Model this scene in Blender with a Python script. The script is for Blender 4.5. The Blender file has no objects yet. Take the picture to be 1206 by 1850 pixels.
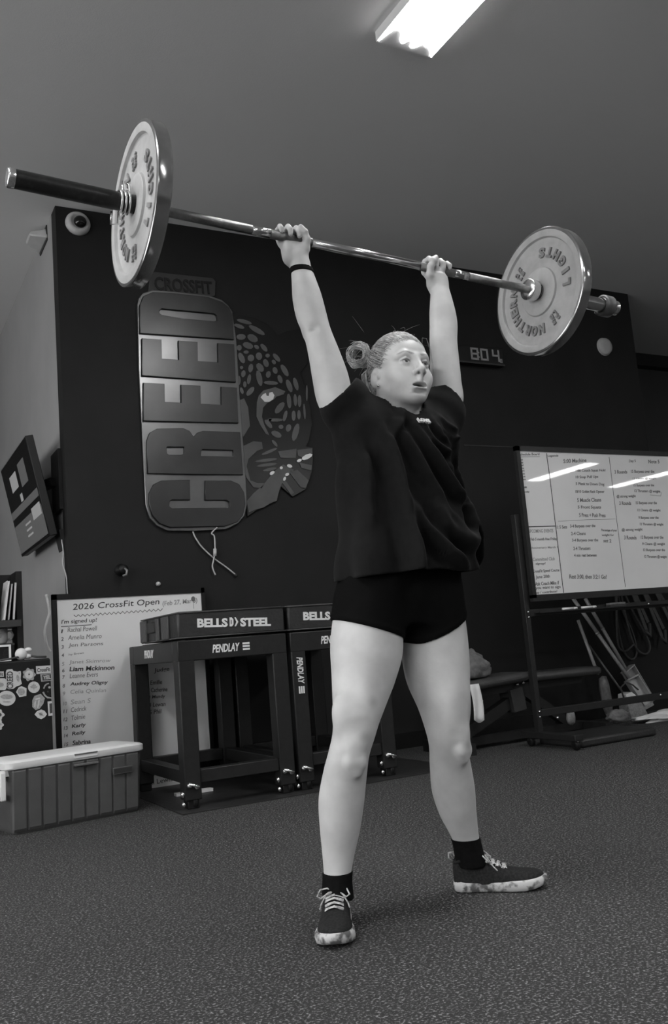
import bpy, math, random
import numpy as np
from mathutils import Vector, Matrix, Quaternion
random.seed(7); rng = np.random.default_rng(7)
SC = bpy.context.scene; COL = SC.collection
PI = math.pi

# ------------------------------------------------------------------ camera
cam = bpy.data.objects.new('camera', bpy.data.cameras.new('camera')); COL.objects.link(cam)
YAW, PITCH, ROLL, FPX = math.radians(28.5915), math.radians(8.33205), math.radians(-4.73947), 1614.06
fw = Vector((math.sin(YAW)*math.cos(PITCH), math.cos(YAW)*math.cos(PITCH), math.sin(PITCH)))
rt0 = Vector((math.cos(YAW), -math.sin(YAW), 0)); up0 = rt0.cross(fw)
rt = rt0*math.cos(ROLL) + up0*math.sin(ROLL); up = up0*math.cos(ROLL) - rt0*math.sin(ROLL)
M = Matrix((rt, up, -fw)).transposed().to_4x4(); M.translation = (0, 0, .72)
cam.matrix_world = M
cam.data.sensor_fit = 'VERTICAL'; cam.data.sensor_height = 24.0
cam.data.lens = FPX/1850*24.0
cam.data.clip_start = .05
SC.camera = cam

# ------------------------------------------------------------------ world, exposure
w = bpy.data.worlds.new('world'); SC.world = w; w.use_nodes = True
w.node_tree.nodes['Background'].inputs[0].default_value = (1, 1, 1, 1)
w.node_tree.nodes['Background'].inputs[1].default_value = .0
SC.view_settings.view_transform = 'Standard'; SC.view_settings.look = 'None'
SC.view_settings.gamma = 1; SC.view_settings.use_curve_mapping = False
SC.view_settings.exposure = 0.0
LIGHT = 31.0           # emission of a fluorescent diffuser
WINDOW = 4.8           # daylight behind the frosted shop windows on the left

# ------------------------------------------------------------------ materials
MATS = {}
def mat(name, g, rough=.5, metal=0., g2=None, scale=8., detail=4., bump=0., bscale=None, emit=0., spec=.5,
        coat=0., sheen=0., lo=.35, hi=.65, attr=None, sss=0.):
    """grey procedural material: base g, optionally mottled towards g2 by noise"""
    if name in MATS: return MATS[name]
    m = bpy.data.materials.new(name); m.use_nodes = True; MATS[name] = m
    nt = m.node_tree; b = nt.nodes['Principled BSDF']
    b.inputs['Base Color'].default_value = (g, g, g, 1); b.inputs['Roughness'].default_value = rough
    b.inputs['Metallic'].default_value = metal; b.inputs['Specular IOR Level'].default_value = spec
    b.inputs['Coat Weight'].default_value = coat; b.inputs['Sheen Weight'].default_value = sheen
    tc = nt.nodes.new('ShaderNodeTexCoord')
    col = None
    if g2 is not None:
        n = nt.nodes.new('ShaderNodeTexNoise'); n.inputs['Scale'].default_value = scale; n.inputs['Detail'].default_value = detail
        nt.links.new(tc.outputs['Object'], n.inputs['Vector'])
        r = nt.nodes.new('ShaderNodeMapRange'); r.inputs[1].default_value = lo; r.inputs[2].default_value = hi
        r.inputs[3].default_value = g; r.inputs[4].default_value = g2
        nt.links.new(n.outputs[0], r.inputs[0]); col = r.outputs[0]
    if attr:
        a = nt.nodes.new('ShaderNodeAttribute'); a.attribute_name = attr
        if col is not None:
            mu = nt.nodes.new('ShaderNodeMath'); mu.operation = 'MULTIPLY'
            nt.links.new(col, mu.inputs[0]); nt.links.new(a.outputs['Fac'], mu.inputs[1]); col = mu.outputs[0]
        else: col = a.outputs['Fac']
    if col is not None: nt.links.new(col, b.inputs['Base Color'])
    if bump:
        n = nt.nodes.new('ShaderNodeTexNoise'); n.inputs['Scale'].default_value = bscale or scale*4; n.inputs['Detail'].default_value = 6
        nt.links.new(tc.outputs['Object'], n.inputs['Vector'])
        bp = nt.nodes.new('ShaderNodeBump'); bp.inputs['Strength'].default_value = bump; bp.inputs['Distance'].default_value = .01
        nt.links.new(n.outputs[0], bp.inputs['Height']); nt.links.new(bp.outputs[0], b.inputs['Normal'])
    if sss:
        b.inputs['Subsurface Weight'].default_value = sss; b.inputs['Subsurface Radius'].default_value = (.01, .01, .01)
        b.inputs['Subsurface Scale'].default_value = .5
    if emit:
        b.inputs['Emission Color'].default_value = (1, 1, 1, 1); b.inputs['Emission Strength'].default_value = emit
    return m

mat('wall_paint', .02, .65, spec=.15, g2=.024, scale=3, bump=.05, bscale=120)
mat('side_paint', .3, .6, g2=.33, scale=3, bump=.05, bscale=120)
mat('back_paint', .05, .6, g2=.055, scale=3)
mat('pale_paint', .55, .7, g2=.6, scale=2)
mat('ceiling_paint', .8, .85, g2=.82, scale=1.5, bump=.08, bscale=150)
mat('black_steel', .014, .45, g2=.019, scale=30, bump=.05, bscale=300, spec=.35)
mat('black_plastic', .008, .45, g2=.011, scale=20, spec=.3)
mat('dark_plastic', .03, .5, g2=.036, scale=20)
mat('black_vinyl', .02, .5, g2=.027, scale=12, bump=.25, bscale=60)
mat('grey_vinyl', .05, .5, g2=.06, scale=12, bump=.25, bscale=60)
mat('board_white', .78, .025, g2=.82, scale=2.5, spec=.5)
mat('paper_white', .75, .7, g2=.8, scale=6)
mat('ink', .04, .6, g2=.06, scale=60); mat('ink_soft', .1, .6, g2=.16, scale=60)
mat('ink_pale', .3, .6, g2=.36, scale=60)
mat('white_print', .75, .5, g2=.82, scale=40)
mat('chrome', .55, .14, 1., g2=.65, scale=60)
mat('bolt_steel', .75, .25, 1., g2=.8, scale=40)
mat('bar_steel', .2, .3, 1., g2=.26, scale=90, bump=.25, bscale=900)
mat('bar_smooth', .55, .2, 1., g2=.6, scale=50)
mat('sleeve_dark', .018, .35, .3, g2=.04, scale=50, lo=.5, hi=.8)  # chrome sleeve; its reflection of dark surroundings is put into the base colour
mat('plate_iron', .38, .4, .0, g2=.45, scale=25, bump=.08, bscale=150)
mat('plate_edge', .30, .16, .85, g2=.4, scale=18)
mat('plate_letter', .2, .4, .0, g2=.25, scale=25)
mat('cooler_body', .085, .5, g2=.1, scale=14, bump=.1, bscale=200)
mat('cooler_lid', .8, .45, g2=.84, scale=14)
mat('sign_back', .16, .3, .9, g2=.2, scale=4)
mat('sign_letter', .055, .32, .8, g2=.075, scale=3)
mat('sign_black', .008, .25, g2=.012, scale=6)
mat('sign_spot', .09, .4, .2, g2=.12, scale=8)
mat('sign_mid', .085, .35, .3, g2=.11, scale=8)
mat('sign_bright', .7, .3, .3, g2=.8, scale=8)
mat('cable_white', .5, .5, g2=.58, scale=30); mat('cable_dark', .03, .5, g2=.04, scale=30)
mat('skin', .57, .5, g2=.66, scale=14, detail=3, attr='tone', bump=.04, bscale=220, sss=.12)
mat('eye_white', .62, .2, g2=.66, scale=60); mat('iris', .05, .15, g2=.09, scale=300)
mat('hair', .34, .45, g2=.62, scale=70, detail=2, spec=.3); mat('hair_dark', .15, .5, g2=.27, scale=50)
mat('shirt_cloth', .0105, .9, g2=.0135, scale=50, bump=.15, bscale=900, sheen=.04, spec=.1)
mat('shorts_cloth', .004, .8, g2=.005, scale=40, bump=.1, bscale=900, spec=.06)
mat('sock_cloth', .005, .9, g2=.008, scale=80, bump=.2, bscale=800, spec=.1)
mat('shoe_knit', .02, .85, g2=.034, scale=160, bump=.4, bscale=900, spec=.2)
mat('shoe_sole', .13, .55, g2=.62, scale=38, detail=3, lo=.42, hi=.55)
mat('lace', .62, .8, g2=.3, scale=130, lo=.45, hi=.62)
mat('earring', .9, .1, 1., g2=.95, scale=50)
mat('towel', .14, .9, g2=.2, scale=40, bump=.4, bscale=200)
mat('broom_pole', .4, .4, .2, g2=.5, scale=30); mat('scoop_grey', .13, .45, .3, g2=.2, scale=30)
mat('bristle', .2, .8, g2=.3, scale=60)
mat('sticker_white', .5, .5, g2=.55, scale=90); mat('sticker_grey', .26, .5, g2=.36, scale=120)
mat('sticker_dark', .035, .5, g2=.06, scale=120)
mat('strap_grey', .05, .7, g2=.07, scale=60)
mat('lens_dark', .005, .08, g2=.008, scale=30)
mat('sensor_white', .5, .5, g2=.54, scale=20)
mat('clock_digit', .12, .5, emit=.05); mat('screen_dark', .012, .12, g2=.015, scale=20)
mat('screen_mid', .1, .2, emit=.05); mat('screen_pale', .3, .2, emit=.14)
mat('diffuser', .8, .5, emit=LIGHT); mat('window_glow', .8, .4, emit=WINDOW)
mat('fixture_body', .3, .5, g2=.33, scale=10)

# rubber floor with pale flecks
fm = bpy.data.materials.new('rubber_floor'); fm.use_nodes = True; MATS['rubber_floor'] = fm
nt = fm.node_tree; b = nt.nodes['Principled BSDF']; b.inputs['Roughness'].default_value = .75
tc = nt.nodes.new('ShaderNodeTexCoord')
def _noise(sc, det, rough=.6):
    n = nt.nodes.new('ShaderNodeTexNoise'); n.inputs['Scale'].default_value = sc; n.inputs['Detail'].default_value = det
    n.inputs['Roughness'].default_value = rough; nt.links.new(tc.outputs['Object'], n.inputs['Vector']); return n
n1 = _noise(150, 3, .6); r1 = nt.nodes.new('ShaderNodeMapRange')
for i, v in enumerate((.52, .73, .024, .42)): r1.inputs[i+1].default_value = v
nt.links.new(n1.outputs[0], r1.inputs[0])
n2 = _noise(55, 2); r2 = nt.nodes.new('ShaderNodeMapRange')
for i, v in enumerate((.35, .7, .65, 1.25)): r2.inputs[i+1].default_value = v
nt.links.new(n2.outputs[0], r2.inputs[0])
mu = nt.nodes.new('ShaderNodeMath'); mu.operation = 'MULTIPLY'
nt.links.new(r1.outputs[0], mu.inputs[0]); nt.links.new(r2.outputs[0], mu.inputs[1])
nt.links.new(mu.outputs[0], b.inputs['Base Color'])
bp = nt.nodes.new('ShaderNodeBump'); bp.inputs['Strength'].default_value = .5; bp.inputs['Distance'].default_value = .004
nt.links.new(n1.outputs[0], bp.inputs['Height']); nt.links.new(bp.outputs[0], b.inputs['Normal'])

# ------------------------------------------------------------------ object helpers
ORG = {}
def tag(o, label=None, cat=None, group=None, kind=None):
    if label: o['label'] = label
    if cat: o['category'] = cat
    if group: o['group'] = group
    if kind: o['kind'] = kind
    return o
def thing(name, loc, label, cat, group=None):
    o = bpy.data.objects.new(name, None); COL.objects.link(o); o.location = loc; ORG[o] = Vector(loc)
    o.empty_display_size = .1
    return tag(o, label, cat, group)
def link(name, me, m, parent=None, smooth=False, bevel=0., label=None):
    if m: me.materials.clear(); me.materials.append(MATS[m])
    o = bpy.data.objects.new(name, me); COL.objects.link(o)
    if smooth: me.polygons.foreach_set('use_smooth', [True]*len(me.polygons))
    org = Vector((0, 0, 0))
    if parent is not None:
        o.parent = parent; org = ORG[parent]
        me.transform(Matrix.Translation(-org))
    ORG[o] = org
    if bevel:
        bv = o.modifiers.new('bevel', 'BEVEL'); bv.width = bevel; bv.segments = 2; bv.limit_method = 'ANGLE'
        me.polygons.foreach_set('use_smooth', [True]*len(me.polygons))
        bv.harden_normals = False
        try: me.set_sharp_from_angle(angle=.6)
        except Exception: pass
    if label: o['label'] = label
    return o
def own(name, me, m, label, cat, group=None, **k):
    """a one-mesh thing with its origin at its base centre"""
    o = link(name, me, m, None, **k); recentre(o); return tag(o, label, cat, group)
def recentre(o):
    co = np.array([v.co for v in o.data.vertices]); c = (co.min(0)+co.max(0))/2; c[2] = co[:, 2].min()
    o.data.transform(Matrix.Translation(-Vector(c))); o.location = c; ORG[o] = Vector(c)

class MB:
    """collects simple shapes into one mesh"""
    def __init__(s): s.v = []; s.f = []
    def add(s, v, f):
        k = len(s.v); s.v += [tuple(map(float, p)) for p in v]; s.f += [tuple(int(i)+k for i in q) for q in f]; return s
    def box(s, x0, x1, y0, y1, z0, z1):
        return s.obox(((x0+x1)/2, (y0+y1)/2, (z0+z1)/2), (1, 0, 0), (0, 1, 0), (0, 0, 1), (x1-x0)/2, (y1-y0)/2, (z1-z0)/2)
    def obox(s, c, u, v, n, a, b, h):
        c, u, v, n = map(Vector, (c, u, v, n))
        P = [c+u*a*i+v*b*j+n*h*k for k in (-1, 1) for j in (-1, 1) for i in (-1, 1)]
        return s.add(P, [(0, 2, 3, 1), (4, 5, 7, 6), (0, 1, 5, 4), (2, 6, 7, 3), (0, 4, 6, 2), (1, 3, 7, 5)])
    def bar(s, p, q, wdt, hgt, side=(0, 0, 1)):
        """rectangular bar from p to q"""
        p, q = Vector(p), Vector(q); n = (q-p); L = n.length; n.normalize(); sd = Vector(side)
        u = n.cross(sd).normalized(); v = u.cross(n)
        return s.obox((p+q)/2, u, v, n, wdt/2, hgt/2, L/2)
    def tube(s, pts, r, n=8, caps=True):
        pts = [Vector(p) for p in pts]; R = r if hasattr(r, '__len__') else [r]*len(pts)
        V = []; ref = None
        for i, p in enumerate(pts):
            t = (pts[min(i+1, len(pts)-1)]-pts[max(i-1, 0)]).normalized()
            if ref is None:
                a = Vector((0, 0, 1)) if abs(t.z) < .9 else Vector((1, 0, 0)); ref = t.cross(a).normalized()
            ref = (ref - t*ref.dot(t)).normalized(); bn = t.cross(ref)
            V += [p+(ref*math.cos(2*PI*k/n)+bn*math.sin(2*PI*k/n))*R[i] for k in range(n)]
        Fc = [(i*n+k, i*n+(k+1) % n, (i+1)*n+(k+1) % n, (i+1)*n+k) for i in range(len(pts)-1) for k in range(n)]
        if caps: Fc += [tuple(range(n-1, -1, -1)), tuple((len(pts)-1)*n+k for k in range(n))]
        return s.add(V, Fc)
    def lathe(s, prof, c, ax, n=48):
        """prof: list of (radius, offset along ax)"""
        c = Vector(c); ax = Vector(ax).normalized(); a = Vector((0, 0, 1)) if abs(ax.z) < .9 else Vector((1, 0, 0))
        u = ax.cross(a).normalized(); v = ax.cross(u)
        V = [c+ax*h+(u*math.cos(2*PI*k/n)+v*math.sin(2*PI*k/n))*r for r, h in prof for k in range(n)]
        m = len(prof)
        Fc = [(i*n+k, i*n+(k+1) % n, (i+1)*n+(k+1) % n, (i+1)*n+k) for i in range(m-1) for k in range(n)]
        return s.add(V, Fc)
    def ell(s, c, r, n=16, m=10, rot=None):
        V = []
        for i in range(m+1):
            a = PI*i/m
            for k in range(n):
                t = 2*PI*k/n; p = Vector((r[0]*math.sin(a)*math.cos(t), r[1]*math.sin(a)*math.sin(t), r[2]*math.cos(a)))
                V.append(Vector(c)+(rot @ p if rot else p))
        return s.add(V, [(i*n+k, (i+1)*n+k, (i+1)*n+(k+1) % n, i*n+(k+1) % n) for i in range(m) for k in range(n)])
    def mesh(s, name='m'):
        me = bpy.data.meshes.new(name); me.from_pydata(s.v, [], s.f)
        import bmesh
        bm = bmesh.new(); bm.from_mesh(me); bmesh.ops.remove_doubles(bm, verts=bm.verts, dist=1e-6)
        bmesh.ops.recalc_face_normals(bm, faces=bm.faces); bm.to_mesh(me); bm.free(); return me
    def part(s, name, m, parent, **k): return link(name, s.mesh(name), m, parent, **k)
    def own(s, name, m, label, cat, group=None, **k): return own(name, s.mesh(name), m, label, cat, group, **k)

DG = lambda: bpy.context.evaluated_depsgraph_get()
def curve_mesh(cu):
    o = bpy.data.objects.new('tmp', cu); COL.objects.link(o); bpy.context.view_layer.update()
    me = bpy.data.meshes.new_from_object(o.evaluated_get(DG())); bpy.data.objects.remove(o); bpy.data.curves.remove(cu); return me
def frame(o, u, v):
    """matrix taking local x, y, z to u, v, u x v at o"""
    u, v = Vector(u).normalized(), Vector(v); v = (v-u*v.dot(u)).normalized(); n = u.cross(v)
    m = Matrix((u, v, n)).transposed().to_4x4(); m.translation = o; return m
TXT = {}
def text(s, wdt=None, hgt=None, ext=.0003, bold=0., shear=0., spacing=1.):
    """text as a mesh lying in xy, lower left at the origin, scaled to width / height"""
    key = (s, bold, shear, spacing)
    if key not in TXT:
        cu = bpy.data.curves.new('t', 'FONT'); cu.body = s; cu.size = 1; cu.offset = bold; cu.shear = shear
        cu.space_character = spacing; cu.resolution_u = 3; cu.extrude = .5
        TXT[key] = curve_mesh(cu)
    me = TXT[key].copy(); co = np.empty(len(me.vertices)*3); me.vertices.foreach_get('co', co); co = co.reshape(-1, 3)
    mn, mx = co.min(0), co.max(0); sx = sy = 1
    if hgt: sy = hgt/(mx[1]-mn[1])
    if wdt: sx = wdt/(mx[0]-mn[0])
    if not wdt: sx = sy
    if not hgt: sy = sx
    co[:, 0] = (co[:, 0]-mn[0])*sx; co[:, 1] = (co[:, 1]-mn[1])*sy; co[:, 2] *= 2*ext
    me.vertices.foreach_set('co', co.ravel()); me.update(); return me
def put_text(s, fr, parent, m, name='lettering', **k):
    me = text(s, **k); me.transform(fr); return link(name, me, m, parent)
def plate(outer, holes=(), thick=.004, bevel=0.):
    """flat polygon (with holes) extruded from z=0 to z=thick"""
    cu = bpy.data.curves.new('p', 'CURVE'); cu.dimensions = '2D'; cu.fill_mode = 'BOTH'; cu.extrude = max(thick/2-bevel, 1e-5)
    cu.bevel_depth = bevel; cu.bevel_resolution = 1
    for ring in [outer]+list(holes):
        sp = cu.splines.new('POLY'); sp.points.add(len(ring)-1); sp.use_cyclic_u = True
        for p, q in zip(sp.points, ring): p.co = (q[0], q[1], 0, 1)
    me = curve_mesh(cu); me.transform(Matrix.Translation((0, 0, thick/2))); return me
def join(meshes):
    mb = MB()
    for me in meshes: mb.add([v.co for v in me.vertices], [tuple(p.vertices) for p in me.polygons])
    m = bpy.data.meshes.new('j'); m.from_pydata(mb.v, [], mb.f); return m
def ellpoly(cx, cy, rx, ry, deg=0, n=12):
    a = math.radians(deg); c, s = math.cos(a), math.sin(a)
    return [(cx+rx*math.cos(t)*c-ry*math.sin(t)*s, cy+rx*math.cos(t)*s+ry*math.sin(t)*c) for t in [2*PI*k/n for k in range(n)]]
def hom(h, p):
    x, y = p; d = h[6]*x+h[7]*y+1
    return ((h[0]*x+h[1]*y+h[2])/d, (h[3]*x+h[4]*y+h[5])/d)
def rrect(x0, x1, y0, y1, rs, n=5):
    """rounded rectangle; rs = radii at (x0y0, x1y0, x1y1, x0y1)"""
    P = []
    for (cx, cy, sx, sy, a0), r in zip(((x0, y0, 1, 1, PI), (x1, y0, -1, 1, 1.5*PI), (x1, y1, -1, -1, 0), (x0, y1, 1, -1, .5*PI)), rs):
        if r <= 0: P.append((cx, cy)); continue
        for k in range(n+1):
            a = a0+PI/2*k/n; P.append((cx+sx*r+r*math.cos(a), cy+sy*r+r*math.sin(a)))
    return P

WY, CZ = 5.15, 3.456      # wall with the sign; ceiling height
# ================================================================== SETTING
def struct(name, mb, m, **k):
    o = mb.part(name, m, None, **k); o['kind'] = 'structure'; return o
struct('floor', MB().box(-5, 15, -7, 13, -.1, 0), 'rubber_floor')
struct('ceiling', MB().box(-5, 15, -7, 13, CZ, CZ+.1), 'ceiling_paint')
struct('wall_front', MB().add([(1.075, WY, 0), (5.825, WY, 0), (5.825, WY, CZ), (1.075, WY, CZ), (1.075, WY+.12, 0), (5.825, WY+.12, 0), (5.825, WY+.12, CZ), (1.075, WY+.12, CZ)],
       [(0, 1, 2, 3), (4, 7, 6, 5), (0, 4, 5, 1), (3, 2, 6, 7), (0, 3, 7, 4), (1, 5, 6, 2)]), 'wall_paint')
struct('wall_side', MB().box(1.075, 1.2, WY+.12, 12.9, 0, CZ), 'side_paint')
struct('wall_back', MB().box(5.0, 14.9, 6.47, 6.6, 0, CZ), 'back_paint')
struct('wall_left', MB().box(-4.9, -4.8, -7, 13, 0, CZ), 'pale_paint')
struct('wall_right', MB().box(14.8, 14.9, -7, 6.47, 0, CZ), 'pale_paint')
struct('wall_rear', MB().box(-4.8, 14.8, -6.9, -6.8, 0, CZ), 'pale_paint')
struct('wall_far', MB().box(-4.8, 1.075, 12.8, 12.9, 0, CZ), 'back_paint')
struct('trim_1', MB().box(5.83, 14.8, 6.36, 6.47, CZ-.13, CZ), 'black_steel')
struct('trim_2', MB().box(3.93, 5.8, WY-.004, WY, 2.068, 2.074), 'dark_plastic')
struct('baseboard_front', MB().box(1.075, 5.825, WY-.012, WY, 0, .1), 'black_plastic')

# frosted shop windows far off to the left
for i, y0 in enumerate((-3.2, .2, 3.6)):
    f_ = struct('window_%d' % (i+1), MB().box(-4.8, -4.74, y0-.08, y0+2.88, .82, .9).box(-4.8, -4.74, y0-.08, y0+2.88, 2.8, 2.88).box(-4.8, -4.74, y0-.08, y0, .9, 2.8).box(-4.8, -4.74, y0+2.8, y0+2.88, .9, 2.8).box(-4.8, -4.75, y0+1.37, y0+1.43, .9, 2.8), 'black_steel')
    for y in (y0, y0+1.43): MB().box(-4.795, -4.785, y, y+1.37, .9, 2.8).part('pane', 'window_glow', f_)
# ------------------------------------------------------------------ ceiling lights
def ceiling_light(x0, x1, y0, y1, label, broken=False, group=None):
    t = thing('ceiling_light', ((x0+x1)/2, (y0+y1)/2, CZ), label, 'light', group)
    MB().box(x0-.002, x1+.002, y0-.01, y1+.015, CZ-.05, CZ-.0005).part('housing', 'ceiling_paint', t)
    if broken:
        wd = x1-x0
        end = [(0, .0), (.02, .0), (.04, -.03), (.10, -.085), (.18, -.10), (.26, -.085), (.30, -.06), (.33, -.035), (.36, -.052), (.38, -.02), (.41, -.03), (.44, -.045),
               (.48, -.06), (.52, -.055), (.545, -.02), (.58, -.012), (.62, -.018), (.66, -.035), (.70, -.06), (.75, -.05), (.80, -.045), (.86, -.04), (.93, -.02), (1, .012)]
        out = [(x0+u*wd, y1+d) for u, d in end]+[(x1, y0), (x0, y0)]
    else: out = [(x0, y1), (x1, y1), (x1, y0), (x0, y0)]
    me = plate(out[::-1], thick=.003); me.transform(Matrix.Translation((0, 0, CZ-.0535)))
    link('diffuser', me, 'diffuser', t)
    return t
ceiling_light(2.105, 2.403, 1.55, 3.075, 'bright strip light on the ceiling above the lifter, its end torn ragged', True)
GL = 'strip lights on the ceiling behind the camera'
for x, y in ((-.7, 2.2), (-1.6, -1.4), (2.25, -1.2), (6.6, .6), (11.17, -3.3), (13.68, -3.8), (6.4, -3.2)):
    ceiling_light(x-.15, x+.15, y-.76, y+.76, 'long rectangular strip light on the ceiling outside the picture', False, GL)
# ================================================================== THINGS ON THE WALL
HS = [0.0009936886, -3.878781e-06, 1.457539, -0.00016623, -0.001086074, 3.148198, -0.0001027738, 3.665399e-05, 1.0]
S2 = lambda pts: [hom(HS, p) for p in pts]     # sign drawing units -> metres on the wall (x, z)
def wallplate(pts, holes, y, thick, bevel=0.):
    """polygon (x, z) standing on the wall, its back at y, growing towards the room"""
    me = plate(pts, holes, thick, bevel); me.transform(frame((0, y, 0), (1, 0, 0), (0, 0, 1))); return me
sg = thing('wall_sign', (1.86, WY, 1.47), 'tall metal gym sign with vertical block letters and half a leopard face', 'sign')
panel = [(88, 240), (96, 205), (120, 178), (172, 162), (300, 172), (480, 193), (545, 215), (580, 245), (602, 278), (625, 440), (640, 700), (662, 1000), (676, 1200), (682, 1330), (668, 1390), (635, 1430), (570, 1462), (400, 1472), (250, 1470), (195, 1442), (155, 1400), (135, 1330), (118, 1000), (98, 600)]
link('back_panel', wallplate(S2(panel), [], WY, .022, .004), 'sign_back', sg)
L = []
# letters read upwards (turned a quarter to the left)
D = [(100, 398), (98, 250), (118, 200), (168, 178), (300, 186), (470, 206), (545, 232), (580, 262), (598, 300), (606, 432), (560, 428)]
L.append(('D', D, [[(200, 278), (215, 264), (300, 272), (500, 290), (519, 304), (519, 332), (500, 337), (330, 322), (215, 302), (202, 292)]]))
def letter_e(x0, x1, top, bot, n1, n2, dep):
    (a, b), (c, d) = n1, n2
    sl = (bot[1]-bot[0])/(x1-x0); st = (top[1]-top[0])/(x1-x0); T = lambda x: top[0]+st*(x-x0)
    return [(x0, bot[0]), (x0, top[0]), (a, T(a)), (a+2, T(a)+dep), (b+2, T(b)+dep), (b, T(b)), (c, T(c)), (c+2, T(c)+dep), (d+2, T(d)+dep), (d, T(d)), (x1, top[1]), (x1+8, bot[1])]
L.append(('E', letter_e(110, 608, (430, 462), (628, 664), (212, 308), (408, 522), 104), []))
L.append(('E', letter_e(118, 622, (672, 698), (874, 886), (228, 322), (424, 540), 98), []))
R_ = [(142, 1160), (136, 985), (150, 945), (190, 922), (330, 918), (366, 934), (388, 966), (408, 944), (440, 934), (640, 940), (655, 1168), (400, 1166)]
L.append(('R', R_, [rrect(240, 340, 1016, 1064, (8, 8, 20, 20)), [(428, 1040), (436, 1030), (606, 1034), (608, 1072), (426, 1070)]]))
C_ = [(150, 1330), (150, 1270), (170, 1226), (215, 1204), (366, 1200), (368, 1304), (270, 1304), (256, 1316), (254, 1342), (270, 1356), (570, 1352), (587, 1342), (587, 1318), (570, 1306), (454, 1305), (454, 1204), (590, 1204), (635, 1224), (662, 1268), (668, 1330), (655, 1390), (625, 1425), (560, 1448), (260, 1454), (205, 1432), (168, 1390)]
L.append(('C', C_, []))
for nm, out, holes in L:
    link('letter', wallplate(S2(out), [S2(h) for h in holes], WY-.022, .016, .003), 'sign_letter', sg)
# small plate with the word above
link('word_plate', wallplate(S2([(160, 80), (185, 58), (500, 92), (515, 110), (512, 186), (480, 192), (150, 166)]), [], WY, .01, .002), 'dark_plastic', sg)
p0 = hom(HS, (186, 156)); p1 = hom(HS, (500, 182)); p2 = hom(HS, (186, 84))
put_text('CROSSFIT', frame((p0[0], WY-.011, p0[1]), (p1[0]-p0[0], 0, p1[1]-p0[1]), (0, 0, 1)), sg, 'sign_black', wdt=p1[0]-p0[0], hgt=(p2[1]-p0[1]), ext=.004, bold=.02)
# leopard head
head = [(604, 284), (720, 310), (800, 350), (850, 408), (905, 384), (980, 372), (1018, 430), (1012, 560), (975, 610), (1000, 680), (1030, 800), (1040, 890), (1022, 980), (1005, 1012), (1040, 1020), (1046, 1060), (1040, 1145), (1022, 1200), (1005, 1245), (935, 1285), (872, 1230), (845, 1310), (735, 1360), (690, 1392), (686, 1330), (672, 1200), (640, 700), (622, 440)]
link('head_panel', wallplate(S2(head), [], WY, .016, .003), 'sign_black', sg)
for nm, m, polys in (
    ('muzzle', 'sign_mid', [[(655, 1015), (720, 985), (765, 990), (770, 1025), (740, 1035), (692, 1080), (682, 1120), (702, 1198), (740, 1213), (780, 1215), (765, 1240), (720, 1236), (682, 1182), (662, 1100)],
        [(694, 1372), (684, 1310), (720, 1270), (780, 1217), (830, 1152), (882, 1112), (940, 1140), (892, 1180), (862, 1240), (846, 1308), (815, 1320), (775, 1345), (735, 1355)],
        [(645, 760), (668, 752), (690, 800), (700, 900), (664, 960), (652, 900)]]),
    ('eye_band', 'sign_spot', [[(740, 770), (750, 735), (775, 708), (838, 690), (892, 712), (884, 728), (845, 740), (832, 755), (795, 775), (772, 800), (765, 850), (778, 895), (805, 950), (788, 944), (758, 895), (738, 850)]]),
    ('whisker', 'sign_mid', [[(856, 1040), (955, 1026), (950, 1076), (868, 1074)], [(960, 1032), (1040, 1022), (1040, 1050), (990, 1074), (962, 1062)], [(972, 1102), (1038, 1116), (1035, 1144), (982, 1130)],
        [(916, 1152), (960, 1142), (1020, 1198), (1004, 1240), (978, 1236)], [(876, 1208), (896, 1202), (940, 1264), (926, 1278)]])):
    for q in polys: link(nm, wallplate(S2(q), [], WY-.016, .005, .001), m, sg)
SPOTS = [(670, 332, 42, 11, 15), (642, 357, 30, 11, 20), (738, 378, 50, 14, 30), (652, 415, 26, 16, 0), (715, 422, 31, 19, 30), (690, 462, 30, 17, 20), (737, 470, 15, 10, 40), (777, 474, 26, 12, 50), (642, 474, 14, 16, 0),
    (655, 530, 15, 32, -25), (706, 530, 18, 19, 0), (680, 498, 14, 9, 0), (750, 520, 17, 21, -10), (797, 517, 12, 11, 0), (846, 528, 28, 12, 50), (788, 558, 14, 23, -20), (831, 552, 10, 14, -30), (705, 585, 13, 24, 10), (756, 582, 17, 27, -35),
    (655, 582, 9, 9, 0), (838, 598, 13, 19, -20), (890, 598, 14, 37, -30), (665, 616, 12, 19, 10), (801, 620, 13, 19, 10), (696, 646, 10, 28, 10), (641, 652, 9, 25, 0), (673, 674, 9, 17, 0), (656, 708, 9, 19, -20), (865, 645, 12, 24, -20),
    (752, 640, 15, 44, -12), (703, 712, 14, 30, 40), (915, 682, 14, 37, -20), (951, 672, 12, 36, -15), (815, 666, 40, 11, 4), (914, 765, 12, 41, -5), (948, 760, 9, 34, -3), (971, 765, 10, 34, 0), (863, 802, 17, 38, 38), (939, 845, 11, 29, 0),
    (968, 840, 9, 26, 0), (893, 846, 10, 31, 15), (838, 868, 44, 9, 0), (802, 890, 12, 29, -40), (870, 906, 13, 12, 0), (911, 912, 14, 21, 15), (950, 935, 16, 50, 15), (845, 946, 16, 30, -65), (810, 866, 8, 9, 0), (998, 822, 6, 44, -4), (1011, 722, 5, 44, 0)]
for cx, cy, rx, ry, a in SPOTS: link('spot', wallplate(S2(ellpoly(cx, cy, rx, ry, a, 10)), [], WY-.016, .004), 'sign_spot', sg)
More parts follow.
